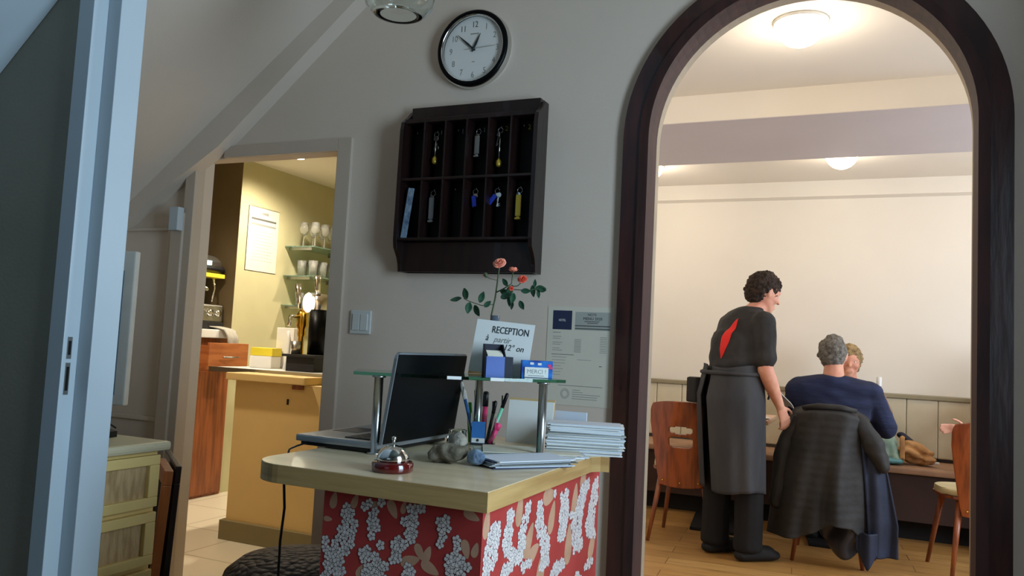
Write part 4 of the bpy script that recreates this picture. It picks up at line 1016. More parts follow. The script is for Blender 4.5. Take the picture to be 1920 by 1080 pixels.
for x_, z_, an, L, Wd in ((-1.098, 1.262, -170, 0.020, 0.0085), (-1.063, 1.280, 110, 0.018, 0.0125), (-1.014, 1.271, 70, 0.018, 0.010), (-1.052, 1.238, -100, 0.018, 0.011), (-1.022, 1.231, -60, 0.019, 0.013), (-0.989, 1.251, 40, 0.014, 0.008),
    (-0.946, 1.287, 160, 0.017, 0.010), (-0.922, 1.292, 60, 0.018, 0.011), (-0.935, 1.314, 130, 0.014, 0.008), (-0.905, 1.268, -100, 0.016, 0.010), (-0.925, 1.262, -80, 0.018, 0.008), (-0.906, 1.248, -95, 0.013, 0.007), (-0.883, 1.250, -60, 0.015, 0.009), (-0.858, 1.292, -80, 0.018, 0.009), (-0.868, 1.290, 0, 0.016, 0.008), (-0.836, 1.30, 0, 0.018, 0.010), (-0.842, 1.312, 90, 0.012, 0.006), (-0.822, 1.296, -10, 0.013, 0.009), (-0.835, 1.283, -80, 0.013, 0.006), (-0.93, 1.275, 20, 0.018, 0.011)):
    leaf(sc(x_, z_, random.Random(x_).uniform(-0.02, 0.02)), R(an), L, Wd, random.Random(z_).uniform(-0.3, 0.5))
def bloom(c, s, m, opening=1.0, tilt=(0, -0.7, 0.7)):
    b = B(m); ax_ = Vector(tilt).normalized(); q = ax_.to_track_quat('Z', 'Y').to_matrix()
    for ringk, (n, r0, h, fl) in enumerate(((3, 0.25, 0.9, 0.15), (4, 0.45, 0.9, 0.45), (5, 0.7, 0.75, 0.85*opening), (6, 0.9, 0.55, 1.25*opening))):
        for k in range(n):
            a0 = 2*PI*k/n+ringk*0.7
            def fn(u, v):
                a = a0+(u-0.5)*2*PI/n*1.35; r = s*(0.15+(r0*0.6+0.5*fl*v*v)*min(1, v*2.2))*(1-0.12*(2*u-1)**2*v); z = s*(h*max(0, v)**0.8-0.25*fl*v**3)-0.25*s*abs(2*u-1)**2*v
                return Vector(c)+q @ V(r*math.cos(a), r*math.sin(a), z)
            b.grid(fn, 6, 6)
    obj('bloom', b, t, solid=0.0006)
bloom(sc(-0.960, 1.368), 0.0155, 'petal', 1.0, (0.1, -0.8, 0.65))
bloom(sc(-0.917, 1.345), 0.017, 'petal', 0.25, (0.05, -0.1, 1))
bloom(sc(-0.886, 1.322), 0.0135, 'petal deep', 0.6, (0.2, -0.8, 0.5))
bloom(sc(-0.912, 1.297, -0.02), 0.009, 'petal deep', 0.3, (0.5, -0.6, -0.4))
b = B('stem', 'petal'); b.hull([(sc(-1.004, 1.337), 0.0065), (sc(-1.001, 1.332), 0.005)]); b.hull([(sc(-1.009, 1.335), 0.0045)], m='petal'); obj('bud', b, t)

# pen holder
t = thing('pen_holder', 'clear plastic pen holder with blue front in the middle of the counter', 'pen holder', (-0.985, 2.08, ZT))
Mb = MX(t.location, rz=R(20))
b = B('glass'); b.box(-0.032, 0.032, -0.025, -0.023, 0, 0.09, M=Mb); b.box(-0.032, 0.032, 0.023, 0.025, 0, 0.10, M=Mb); b.box(-0.034, -0.032, -0.025, 0.025, 0, 0.09, M=Mb); b.box(0.032, 0.034, -0.025, 0.025, 0, 0.09, M=Mb); obj('walls', b, t)
b = B('blue plastic', 'paper', 'ink'); b.box(-0.030, 0.008, -0.0275, -0.0255, 0.006, 0.066, M=Mb); b.box(-0.029, 0.008, -0.028, -0.0272, 0.007, 0.020, 'paper', M=Mb); b.tube([Mb @ V(-0.012, -0.0283, 0.014), Mb @ V(-0.012, -0.0290, 0.014)], 0.004, 12, 'ink'); b.box(-0.034, 0.034, -0.026, 0.026, 0, 0.004, 'ink', M=Mb); obj('front_label', b, t)
pens = [(-0.022, 0.0, -0.05, 0.175, 'blue plastic', 'paper', 'dark blue pen with a white clip leaning left in the pen holder'), (-0.028, 0.01, -0.035, 0.15, 'paper', 'paper', 'thin white pen leaning left in the pen holder'),
        (-0.012, 0.0, -0.012, 0.155, 'black plastic', 'black plastic', 'thick black marker standing upright in the pen holder'), (0.0, 0.008, 0.002, 0.150, 'pink', 'black plastic', 'pink marker standing behind the blue label'),
        (0.012, -0.004, 0.02, 0.125, 'black plastic', 'black plastic', 'short black pen in the middle right of the pen holder'), (0.018, 0.006, 0.046, 0.148, 'mint', 'black plastic', 'mint green pen with black cap leaning right'),
        (0.02, -0.014, 0.026, 0.062, 'pink', 'pink', 'short pink highlighter low in the front of the pen holder')]
for x0, y_, lean, h, m1, m2, lb in pens:
    p = thing('pen', lb, 'pen', Mb @ V(x0, y_, 0.005), 0, 'pens in the pen holder')
    a_ = Mb @ V(x0, y_, 0.006); e_ = Mb @ V(x0+lean, y_+0.005, h); r_ = 0.0075 if 'marker' in lb or 'highlighter' in lb else 0.0048
    b = B(m1); b.tube([a_, a_.lerp(e_, 0.7)], r_, 12); obj('barrel', b, p)
    b = B(m2); b.tube([a_.lerp(e_, 0.7), a_.lerp(e_, 0.97), e_], [r_*1.15, r_*1.15, r_*0.7], 12); b.box(-0.0015, 0.0015, -r_*1.6, -r_*1.1, 0, 0.03, M=Matrix.Translation(a_.lerp(e_, 0.74))); obj('cap', b, p)
b = B('green plastic'); b.box(-0.012, 0.004, -0.002, 0.002, 0, 0.115, bev=0.001, M=MX((-1.028, 2.10, ZT), ry=R(-6))); tag(obj('ruler', b), 'green plastic ruler standing between the laptop and the pen holder', 'ruler')

# stones
def stone(c, r, m, label, seed, cat='stone'):
    b = B(m); rnd = random.Random(seed)
    b.hull([(Vector(c)+V(rnd.uniform(-.6, .6)*r[0], rnd.uniform(-.6, .6)*r[1], r[2]*rnd.uniform(0.3, 1.1)), tuple(x*rnd.uniform(0.3, 0.5) for x in r)) for _ in range(7)] + [(Vector(c)+V(0, 0, r[2]*0.45), (r[0]*0.8, r[1]*0.8, r[2]*0.44))], sub=1)
    tag(blob('stone', b, None, 0.003, 2, noise_amp=0.006, noise_scale=45), label, cat)
stone((-0.895, 1.70, ZT), (0.055, 0.042, 0.034), 'stone brown', 'large brown pebble lying right of the bell', 4)
stone((-0.877, 1.712, ZT+0.034), (0.032, 0.03, 0.026), 'stone pale', 'rough pale stone resting on top of the brown pebble', 6)
stone((-0.818, 1.70, ZT), (0.028, 0.024, 0.030), 'stone blue', 'small bluish crystal stone beside the leaflets', 9)
b = B('glass'); b.lathe([(0, 0.002), (0.028, 0.002), (0.03, 0.01), (0.024, 0.045), (0.026, 0.05), (0.022, 0.05), (0.022, 0.01), (0, 0.006)], (-1.0, 1.95, ZT), 20)
tag(obj('glass_dish', b), 'small clear glass jar behind the brown pebble', 'jar')

# leaflets and magazines
def sheet_stack(name, label, cat, c, rz, w_, d_, n, th, mats_, seed, j=0.006, group=None, curl=0.0):
    t = thing(name, label, cat, c, rz); M0 = mw(t); rnd = random.Random(seed)
    for k in range(n):
        Mk = M0 @ MX((rnd.uniform(-j, j), rnd.uniform(-j, j), k*th), rz=rnd.uniform(-0.05, 0.05))
        m_ = mats_[k % len(mats_)]; b = B(m_)
        def fn(u, v, s): 
            x = (u-0.5)*w_; y = (v-0.5)*d_; return Mk @ V(x, y, s+curl*(v-0.5)**2)
        b.grid(lambda u, v: fn(u, v, th*0.92), 2, 8); b.grid(lambda u, v: fn(u, v, 0), 2, 8)
        b.grid(lambda u, v: fn(u, 0, th*0.92*v), 2, 1); b.grid(lambda u, v: fn(u, 1, th*0.92*v), 2, 1); b.grid(lambda u, v: fn(0, u, th*0.92*v), 8, 1); b.grid(lambda u, v: fn(1, u, th*0.92*v), 8, 1)
        obj('leaflet', b, t)
    return t
sheet_stack('leaflet_pile', 'low pile of blue and white leaflets at the right edge of the counter', 'leaflets', (-0.738, 1.80, ZT+0.0005), R(52), 0.21, 0.12, 9, 0.0022, ['navy print', 'blue white paper', 'poster grey', 'blue white paper', 'poster dark', 'blue white paper', 'cream paper'], 3, 0.013)
sheet_stack('magazine_pile', 'flat magazines spread under the right shelf post', 'magazines', (-0.80, 1.985, ZT+0.0005), R(28), 0.26, 0.15, 4, 0.0024, ['paper', 'blue white paper', 'poster grey', 'cream paper'], 5, 0.018)
sheet_stack('brochure_stack', 'lower fanned stack of white and grey brochures overhanging the counter corner', 'brochures', (-0.70, 2.13, ZT+0.0005), R(20), 0.21, 0.12, 21, 0.0026, ['paper', 'blue white paper', 'poster grey'], 7, 0.007, curl=-0.0)
sheet_stack('brochure_stack', 'upper thinner bundle of white brochures on top of the fanned stack', 'brochures', (-0.70, 2.15, ZT+0.0556), R(16), 0.20, 0.12, 9, 0.0026, ['blue white paper', 'paper'], 9, 0.006)
b = B('paper', 'tan card'); Mb = MX((-0.90, 2.20, ZT), rx=R(-8), rz=R(4)); b.box(-0.065, 0.075, 0, 0.004, 0, 0.125, M=Mb); b.box(-0.067, 0.077, 0.004, 0.008, 0, 0.132, 'tan card', M=Mb)
tag(obj('paper_pad', b), 'white pad with tan card back standing behind the pen holder', 'paper pad')
b = B('blue white paper'); b.box(-0.835, -0.73, 2.24, 2.245, ZT, ZT+0.10, M=None); tag(obj('folder', b), 'pale grey folder standing behind the right shelf post', 'folder')

# ================================================================== WALL ITEMS
# clock
t = thing('wall_clock', 'round wall clock with black rim and white face above the key rack', 'clock', (-1.394, YK, 2.273))
Mc = MX((-1.394, YK, 2.273), rx=R(90))
b = B('chrome'); b.lathe([(0.150, 0.0), (0.156, 0.012), (0.154, 0.03), (0.150, 0.036)], n=64, M=Mc); b.lathe([(0.128, 0.030), (0.130, 0.040), (0.133, 0.042)], n=64, M=Mc); obj('outer_ring', b, t)
b = B('black gloss'); b.lathe([(0.151, 0.035), (0.147, 0.043), (0.138, 0.045), (0.132, 0.040)], n=64, M=Mc); obj('rim', b, t)
b = B('paper', 'ink', 'ink grey'); b.lathe([(0, 0.020), (0.131, 0.020)], n=64, M=Mc)
for h in range(1, 13):
    a = R(90-30*h); b.text(str(h), 0.034, MX((-1.394, YK-0.0205, 2.273)) @ MX((0.100*math.cos(a), 0, 0.100*math.sin(a)-0.012), rx=R(90)), 'ink grey' if h not in (11, 12) else 'poster dark', 0.0003, sx=0.8)
b.box(-1.412, -1.376, YK-0.0207, YK-0.020, 2.333, 2.337, 'ink grey'); b.box(-1.40, -1.388, YK-0.0207, YK-0.020, 2.222, 2.225, 'ink grey'); obj('face', b, t, recalc=True)
def hand_mesh(name, ang, L, w_, tail, z, m):
    b = B(m); a = ang; M_ = MX((-1.394, YK-z, 2.273), ry=-a)
    b.prism([(-tail, -w_*0.5), (-tail, w_*0.5), (L*0.35, w_), (L, 0.0006), (L, -0.0006), (L*0.35, -w_)], -0.0012, 0, 'y', M=M_); obj(name, b, t)
hand_mesh('minute_hand', R(90+49), 0.094, 0.0042, 0.012, 0.027, 'ink'); hand_mesh('hour_hand', R(90-25), 0.066, 0.0052, 0.012, 0.025, 'ink'); hand_mesh('second_hand', R(2), 0.095, 0.0012, 0.036, 0.029, 'ink grey')
b = B('ink'); b.lathe([(0, 0.031), (0.006, 0.031), (0.006, 0.020)], n=16, M=Mc); obj('hub', b, t)
b = B('glass'); b.lathe([(0, 0.036), (0.130, 0.036)], n=48, M=Mc); obj('glass_cover', b, t, solid=0.001) if False else b.bm.free()

# key rack
KX0, KX1 = -1.655, -1.078
t = thing('key_rack', 'dark wooden key rack with twelve compartments on the wall below the clock', 'key rack', (-1.366, YK, 1.40))
prof = [(YK, 2.038), (YK-0.03, 2.038), (YK-0.055, 2.012), (YK-0.095, 1.98), (YK-0.10, 1.95), (YK-0.105, 1.52), (YK-0.10, 1.49), (YK-0.07, 1.455), (YK-0.06, 1.43), (YK-0.058, 1.40), (YK, 1.40)]
for x_ in (KX0, KX1-0.016):
    b = B('rack wood'); b.prism(prof, x_, x_+0.016, 'x', bev=0.002); obj('side_panel', b, t)
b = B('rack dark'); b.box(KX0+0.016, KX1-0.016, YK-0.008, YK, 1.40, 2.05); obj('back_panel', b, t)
b = B('rack wood'); b.box(KX0+0.016, KX1-0.016, YK-0.045, YK-0.008, 1.995, 2.05, bev=0.003); b.box(KX0+0.016, KX1-0.016, YK-0.09, YK-0.008, 1.975, 1.992, bev=0.002); obj('top_board', b, t)
b = B('rack wood'); b.box(KX0+0.016, KX1-0.016, YK-0.055, YK-0.045, 1.40, 1.515, bev=0.002); obj('bottom_board', b, t)
for z_ in (1.517, 1.748): 
    b = B('rack wood'); b.box(KX0+0.016, KX1-0.016, YK-0.098, YK-0.008, z_, z_+0.010, bev=0.002); obj('shelf', b, t)
cw = (KX1-KX0-0.032)/6
for k in range(1, 6):
    x_ = KX0+0.016+cw*k
    for z0, z1 in ((1.527, 1.748), (1.758, 1.975)):
        b = B('rack wood'); b.box(x_-0.0035, x_+0.0035, YK-0.096, YK-0.008, z0, z1, bev=0.001); obj('divider', b, t)
b = B('gold fob', 'chrome')
for k, (ch, m_) in enumerate(((None, None), ('1', 'paper'), ('1', 'paper'), ('1', 'paper'), ('2', 'gold fob'), ('2', 'gold fob'))):
    if ch:
        x_ = KX0+0.016+cw*(k+1)-0.067+0.0025*k; b.text(ch, 0.028, MX((x_, YK-0.0085, 1.944), rx=R(90)), m_, 0.0004)
b.bm.verts.ensure_lookup_table(); obj('numerals', b, t)
b = B('chrome')
for k in range(6):
    for z_ in (1.945, 1.715):
        x_ = KX0+0.016+cw*(k+0.5)-0.017; b.tube([(x_, YK-0.008, z_), (x_, YK-0.04, z_), (x_, YK-0.043, z_+0.008)], 0.0015, 6)
obj('hook', b, t)
def key(b, p, ang, L, m='chrome', sz=1.0):
    M_ = Matrix.Translation(p) @ Matrix.Rotation(ang, 4, 'Y')
    b.prism([(0.009*sz*math.cos(2*PI*k/12), -0.008*sz+0.009*sz*math.sin(2*PI*k/12)) for k in range(12)], -0.001, 0.001, 'y', m=m, M=M_)
    b.box(-0.002, 0.002, -0.001, 0.001, -L, -0.014, m, M=M_); b.box(0.002, 0.006, -0.001, 0.001, -L+0.002, -L+0.012, m, M=M_)
def keyset(cell, row, label, fob, fl, fwid, keys_=1, extra=None, z_off=0):
    x_ = KX0+0.016+cw*(cell+0.5)-0.017; z_ = (1.945, 1.715)[row]+z_off; y_ = YK-0.050
    t = thing('room_key', label, 'key', (x_, y_, z_), 0, 'keys hanging in the key rack')
    b = B('chrome'); b.tube([(x_+0.010*math.cos(a), y_, z_-0.010+0.010*math.sin(a)) for a in [2*PI*k/16 for k in range(17)]], 0.0012, 6); obj('ring', b, t)
    b = B('chrome')
    for k in range(keys_): key(b, (x_-0.004+0.008*k, y_-0.003*k, z_-0.018), R(-14+24*k/max(1, keys_-1)) if keys_ > 1 else R(12), 0.052)
    obj('key', b, t)
    if fob == 'bar': 
        b = B(extra); b.box(x_-fwid, x_+fwid, y_-0.012, y_-0.006, z_-fl, z_-0.028, bev=0.003); b.box(x_-fwid, x_+fwid, y_-0.016, y_-0.002, z_-fl-0.012, z_-fl-0.004, bev=0.003); b.box(x_-fwid*0.5, x_+fwid*0.5, y_-0.010, y_-0.007, z_-fl-0.006, z_-fl); obj('fob', b, t)
    elif fob == 'ball':
        b = B('chrome'); b.tube([(x_+0.004, y_-0.008, z_-0.02), (x_+0.002, y_-0.008, z_-fl)], 0.0028, 8); obj('chain', b, t)
        b = B(extra); b.lathe([(0, 0.012), (0.004, 0.008), (0.011, -0.002), (0.010, -0.008), (0.011, -0.011), (0.009, -0.020), (0, -0.024)], (x_+0.002, y_-0.008, z_-fl), 16); obj('fob', b, t)
    elif fob == 'tag':
        b = B('royal blue'); b.box(-0.009, 0.009, -0.002, 0.002, -0.042, 0.0, bev=0.003, M=MX((x_-0.004, y_-0.008, z_-0.026), ry=R(extra))); obj('tag', b, t)
    return t
keyset(1, 0, 'key with short gold ball fob in the second upper compartment', 'ball', 0.105, 0, 2, 'gold fob')
keyset(3, 0, 'key with flat grey bar fob in the fourth upper compartment', 'bar', 0.098, 0.011, 1, 'brushed steel')
keyset(4, 0, 'key with long thin chain and gold fob in the fifth upper compartment', 'ball', 0.128, 0, 1, 'gold fob')
keyset(1, 1, 'key with grey bar fob in the second lower compartment', 'bar', 0.112, 0.011, 1, 'grey plastic')
keyset(3, 1, 'keys with a small blue tag in the fourth lower compartment', 'tag', 0, 0, 2, -8)
keyset(4, 1, 'bunch of keys with slanted blue tag in the fifth lower compartment', 'tag', 0, 0, 3, 40)
keyset(5, 1, 'key with yellow gold bar fob in the last lower compartment', 'bar', 0.108, 0.011, 1, 'gold fob')
b = B('stone blue', 'ink grey'); b.box(-0.013, 0.013, -0.002, 0.0, 0, 0.195, 'stone blue', M=MX((-1.623, YK-0.080, 1.5285), ry=R(7)))
b.box(-0.002, 0.002, -0.0024, -0.002, 0.17, 0.182, 'ink grey', M=MX((-1.623, YK-0.080, 1.5285), ry=R(7)))
tag(obj('card_strip', b), 'slanted blue-grey card strip in the first lower compartment of the key rack', 'card')

# switch
t = thing('light_switch', 'white square double light switch on the wall left of the key rack', 'light switch', (-1.845, YK, 1.20))
b = B('monitor white'); b.box(-1.893, -1.797, YK-0.010, YK, 1.153, 1.247, bev=0.003); obj('plate', b, t)
for x_ in (-1.88, -1.843):
    b = B('monitor white'); b.box(x_, x_+0.034, YK-0.015, YK-0.009, 1.167, 1.233, bev=0.002); obj('rocker', b, t)

# notice on the wall
t = thing('price_notice', 'framed-size paper notice with navy square and grey header on the wall beside the arch', 'notice', (-0.915, YK, 1.12))
b = B('cream paper', 'ink grey', 'navy print', 'poster grey', 'poster dark')
x0, x1, z0, z1 = -1.042, -0.792, 0.935, 1.285; y_ = YK-0.002
b.box(x0, x1, y_, YK, z0, z1)
def pr(fx0, fx1, fz0, fz1, m, d=0.0004): b.box(x0+(x1-x0)*fx0, x0+(x1-x0)*fx1, y_-d, y_-d*0.2, z1-(z1-z0)*fz1, z1-(z1-z0)*fz0, m)
pr(0.08, 0.37, 0.04, 0.235, 'navy print'); pr(0.42, 0.94, 0.05, 0.235, 'poster grey')
Mt_ = lambda fx, fz: MX((x0+(x1-x0)*fx, y_-0.0006, z1-(z1-z0)*fz), rx=R(90))
b.text('HOTEL', 0.0115, Mt_(0.225, 0.15), 'paper', 0.0002, sx=0.75)
b.text('NOTE', 0.012, Mt_(0.67, 0.088), 'ink', 0.0002); b.text('MENU 2020', 0.014, Mt_(0.68, 0.13), 'ink', 0.0002)
pr(0.56, 0.78, 0.142, 0.150, 'poster dark', 0.0006); pr(0.60, 0.76, 0.158, 0.166, 'poster dark', 0.0006); pr(0.42, 0.94, 0.185, 0.197, 'poster dark', 0.0006); pr(0.42, 0.94, 0.214, 0.226, 'poster dark', 0.0006)
rnd = random.Random(4)
pr(0.09, 0.21, 0.262, 0.268, 'ink grey')
for k in range(10):
    if k % 3: pr(0.09, 0.19+0.12*rnd.random(), 0.285+0.020*k, 0.290+0.020*k, 'ink grey')
    pr(0.42, 0.52, 0.33+0.014*k, 0.335+0.014*k, 'ink grey'); pr(0.80, 0.90, 0.30+0.017*k, 0.305+0.017*k, 'ink grey')
pr(0.08, 0.42, 0.487, 0.492, 'poster dark')
for k in range(7): pr(0.09, 0.2+0.12*rnd.random(), 0.515+0.03*k, 0.519+0.03*k, 'ink grey')
pr(0.47, 0.68, 0.535, 0.539, 'ink grey'); pr(0.8, 0.84, 0.59, 0.597, 'poster dark')
pr(0.2, 0.86, 0.80, 0.804, 'poster dark')
c_ = (x0+(x1-x0)*0.31, z1-(z1-z0)*0.885)
for rr in (0.0155, 0.011): b.tube([(c_[0]+rr*math.cos(a), y_, c_[1]+rr*1.1*math.sin(a)) for a in [2*PI*k/24 for k in range(25)]], 0.0009, 6, 'ink grey')
for k in range(5): pr(0.42, 0.5+0.36*rnd.random(), 0.84+0.022*k, 0.845+0.022*k, 'ink grey')
obj('sheet', b, t)

# pendant glass shade
t = thing('pendant_lamp', 'clear glass bowl pendant lamp hanging at the top edge, left of the clock', 'pendant lamp', (-1.31, 2.0, 2.8))
b = B('glass'); b.lathe([(0.055, 0.0), (0.075, 0.004), (0.10, 0.03), (0.108, 0.07), (0.09, 0.12), (0.05, 0.155), (0.02, 0.165)], (-1.305, 2.0, 2.118), 40); obj('shade', b, t, solid=0.003)
b = B('white metal'); b.tube([(-1.305, 2.0, 2.28), (-1.305, 2.0, 2.80)], 0.004, 8); obj('cord', b, t)
b = B('brass'); b.lathe([(0.0, -0.02), (0.018, -0.02), (0.024, 0.01), (0.01, 0.03), (0, 0.03)], (-1.305, 2.0, 2.275), 20); obj('socket', b, t)
b = B('glass'); b.lathe([(0, -0.06), (0.02, -0.055), (0.028, -0.035), (0.02, -0.01), (0.012, 0.0)], (-1.305, 2.0, 2.255), 20); obj('bulb', b, t)

# ================================================================== LEFT CORNER: chest, monitor, frames
t = thing('drawer_chest', 'small yellow-cream chest with hessian-fronted drawers behind the door frame', 'chest of drawers', (-2.3, 1.79, 0))
b = B('chest paint'); b.box(-2.47, -2.12, 1.60, 1.98, 0.0, 0.735); obj('body', b, t)
b = B('chest top'); b.box(-2.49, -2.085, 1.58, 2.005, 0.735, 0.765, bev=0.011); obj('top', b, t)
for z0, z1 in ((0.555, 0.722), (0.37, 0.538), (0.19, 0.355), (0.02, 0.175)):
    b = B('chest paint'); x_ = -2.12
    for (ya, yb_, za, zb) in ((1.605, 1.975, z1-0.032, z1), (1.605, 1.975, z0, z0+0.032), (1.605, 1.645, z0+0.032, z1-0.032), (1.935, 1.975, z0+0.032, z1-0.032)): b.box(x_, x_+0.022, ya, yb_, za, zb, bev=0.003)
    d = obj('drawer', b, t); b = B('hessian'); b.box(x_, x_+0.008, 1.645, 1.935, z0+0.032, z1-0.032); obj('fabric_panel', b, d)
t = thing('computer_monitor', 'white-framed flat monitor seen edge-on behind the chest, mostly hidden by the door frame', 'monitor', (-2.78, 2.3, 0))
Mo = MX((-2.775, 2.30, 0.80), rz=R(12))
b = B('monitor white'); b.box(-0.30, 0.09, 0, 0.03, 0.02, 0.64, bev=0.006, M=Mo); obj('frame', b, t)
b = B('screen'); b.box(-0.27, 0.045, -0.002, 0.0, 0.06, 0.56, M=Mo); obj('screen', b, t)
b = B('monitor white'); b.tube([Mo @ V(-0.15, 0.04, 0.1), Mo @ V(-0.15, 0.08, -0.17)], 0.02, 12); b.box(-0.28, -0.04, 0.0, 0.16, -0.184, -0.172, bev=0.003, M=Mo); obj('stand', b, t)
t = thing('side_cabinet', 'low white cabinet in the corner under the monitor', 'cabinet', (-3.0, 2.4, 0)); b = B('white paint'); b.box(-3.18, -2.80, 2.15, 2.60, 0.0, 0.60, bev=0.004); obj('body', b, t); b = B('chest top'); b.box(-3.19, -2.79, 2.14, 2.61, 0.60, 0.614, bev=0.003); obj('top', b, t)
t = thing('telephone', 'black desk telephone with coiled cord on top of the yellow chest', 'telephone', (-2.33, 1.86, 0.765), R(10)); Mb = mw(t)
b = B('black plastic'); b.prism([(-0.07, 0), (0.07, 0), (0.07, 0.02), (-0.07, 0.05)], -0.08, 0.08, 'y', M=Mb, bev=0.004); obj('base', b, t)
b = B('black plastic'); b.tube([Mb @ V(-0.05, -0.06, 0.06), Mb @ V(-0.03, 0.0, 0.075), Mb @ V(0.0, 0.07, 0.055)], [0.016, 0.011, 0.016], 12); obj('handset', b, t)
b = B('black plastic'); b.tube([Mb @ V(-0.05, -0.06, 0.06), Mb @ V(0.0, -0.02, 0.10), Mb @ V(0.05, 0.05, 0.05), Mb @ V(0.07, 0.07, 0.03)], 0.003, 6); obj('cord', b, t)
b = B('paper'); b.box(-2.40, -2.16, 1.66, 1.80, 0.765, 0.772, bev=0.001); tag(obj('papers', b), 'thin stack of white papers on the yellow chest', 'papers')
t = thing('picture_frame', 'orange wooden picture frame leaning on its edge right of the chest', 'picture frame', (-2.42, 2.1, 0))
Mf = MX((-2.185, 2.03, 0.003), ry=R(3), rz=R(52))
b = B('frame wood')
for q in ((-0.0, 0.03, 0, 0.30, 0, 0.05), (0, 0.03, 0, 0.30, 0.60, 0.65), (0, 0.03, 0, 0.045, 0.05, 0.60), (0, 0.03, 0.255, 0.30, 0.05, 0.60)): b.box(*q, bev=0.003, M=Mf)
obj('frame', b, t); b = B('black matt'); b.box(0.008, 0.018, 0.045, 0.255, 0.05, 0.60, M=Mf); obj('backing', b, t)
t = thing('picture_frame', 'dark brown frame leaning behind the orange frame', 'picture frame', (-2.5, 2.1, 0)); Mf = MX((-2.175, 2.085, 0.003), ry=R(2), rz=R(52))
b = B('rack wood')
for q in ((0, 0.02, 0, 0.42, 0, 0.05), (0, 0.02, 0, 0.42, 0.60, 0.66), (0, 0.02, 0, 0.05, 0.05, 0.60), (0, 0.02, 0.37, 0.42, 0.05, 0.60)): b.box(*q, bev=0.003, M=Mf)
obj('frame', b, t); b = B('tan card'); b.box(0.008, 0.018, 0.05, 0.37, 0.05, 0.60, M=Mf); obj('backing', b, t)
b = B('gloss trim'); b.box(-2.848, -2.795, YK-0.085, YK-0.05, 1.575, 1.68, bev=0.004); tag(obj('junction_box', b), 'small white junction box on the post left of the bar opening', 'junction box')

# pouf
t = thing('pouf', 'round dark brown woven pouf on the floor left of the counter', 'pouf', (-1.56, 2.04, 0))
b = B('wicker'); b.lathe([(0, 0.0), (0.19, 0.0), (0.225, 0.02), (0.238, 0.1), (0.242, 0.25), (0.236, 0.37), (0.22, 0.42), (0.18, 0.452), (0.10, 0.468), (0, 0.472)], t.location, 56); obj('body', b, t)

# ================================================================== BAR
t = thing('bar_ledge', 'cream ledge on top of the ochre half wall of the bar', 'ledge', (-3.0, 3.5, 0.87))
b = B('ochre wall'); b.box(-3.24, -2.70, 3.46, 3.64, 0.872, 0.912, bev=0.004); obj('board', b, t)
b = B('cabinet wood'); b.box(-2.80, -2.73, 3.485, 3.499, 0.845, 0.868, bev=0.002); obj('bracket', b, t)
b = B('black matt'); b.box(-2.835, -2.825, 3.494, 3.5, 0.76, 0.79); tag(obj('wall_hook', b), 'tiny dark hook on the ochre half wall', 'hook')
t = thing('back_counter', 'steel-edged white bar worktop behind the half wall', 'counter', (-3.2, 4.0, 0))
b = B('white metal'); b.box(-3.56, -2.30, 3.66, 4.15, 0.905, 0.925, bev=0.003); obj('worktop', b, t)
b = B('brushed steel'); b.box(-3.56, -2.30, 3.655, 3.662, 0.90, 0.928); obj('front_edge', b, t)
b = B('brown wall'); b.box(-3.27, -2.32, 3.72, 4.12, 0, 0.905); obj('cabinet_body', b, t)
# wooden cabinet with espresso machine
t = thing('wooden_cabinet', 'reddish-brown wooden bar cabinet with white top under the espresso machine', 'cabinet', (-4.4, 4.0, 0))
b = B('cabinet wood'); b.box(-4.8, -4.13, 3.30, 4.43, 0.0, 1.09); obj('body', b, t)
b = B('white metal'); b.box(-4.82, -4.09, 3.28, 4.435, 1.09, 1.15, bev=0.006); obj('worktop', b, t)
for ya, yb_ in ((3.32, 3.68), (3.69, 4.04), (4.05, 4.42)):
    b = B('cabinet wood'); b.box(-4.13, -4.115, ya, yb_, 0.02, 0.86, bev=0.003); obj('door', b, t)
    o_ = 0.16 if ya > 4.0 else (0.10 if ya > 3.7 else 0.0)
    b = B('drawer wood'); b.box(-4.13+o_, -4.112+o_, ya, yb_, 0.88, 1.06, bev=0.003)
    if o_: b.box(-4.13, -4.13+o_, ya+0.02, ya+0.035, 0.90, 1.04); b.box(-4.13, -4.13+o_, yb_-0.035, yb_-0.02, 0.90, 1.04)
    d = obj('drawer', b, t); b = B('brushed steel'); b.tube([(-4.095+o_, (ya+yb_)/2-0.07, 0.965), (-4.085+o_, (ya+yb_)/2, 0.965), (-4.095+o_, (ya+yb_)/2+0.07, 0.965)], 0.006, 8); obj('handle', b, d)
b = B('cloth grey'); b.grid(lambda u, v: (-4.30+0.28*min(1, v*1.4)+0.006*math.sin(u*9), 4.26+0.10*u+0.03*v, 1.158+0.012*math.sin(v*6)-max(0, v-0.62)*0.50), 12, 24); tag(obj('cloth', b, solid=0.008), 'grey cloth hanging over the edge of the white cabinet top', 'cloth')
t = thing('espresso_machine', 'steel espresso machine with yellow strip and lit display on the wooden cabinet', 'espresso machine', (-4.4, 4.15, 1.15))
b = B('brushed steel'); b.box(-4.60, -4.20, 3.75, 4.41, 1.20, 1.325, bev=0.012); obj('lower_body', b, t)
b = B('black matt'); b.box(-4.58, -4.18, 3.78, 4.40, 1.151, 1.20, bev=0.004); obj('drip_tray', b, t)
for y_ in (4.14, 4.27, 4.345):
    b = B('chrome'); b.lathe([(0.0, 0.03), (0.022, 0.028), (0.026, 0.0)], (-4.20, y_, 1.265), 20, M=MX((0, 0, 0), ry=R(90))); obj('knob', b, t)
b = B('brushed steel'); b.hull([(V(-4.36, 3.78, 1.60), (0.14, 0.03, 0.085)), (V(-4.36, 4.38, 1.60), (0.14, 0.035, 0.085))], sub=3); obj('upper_housing', b, t)
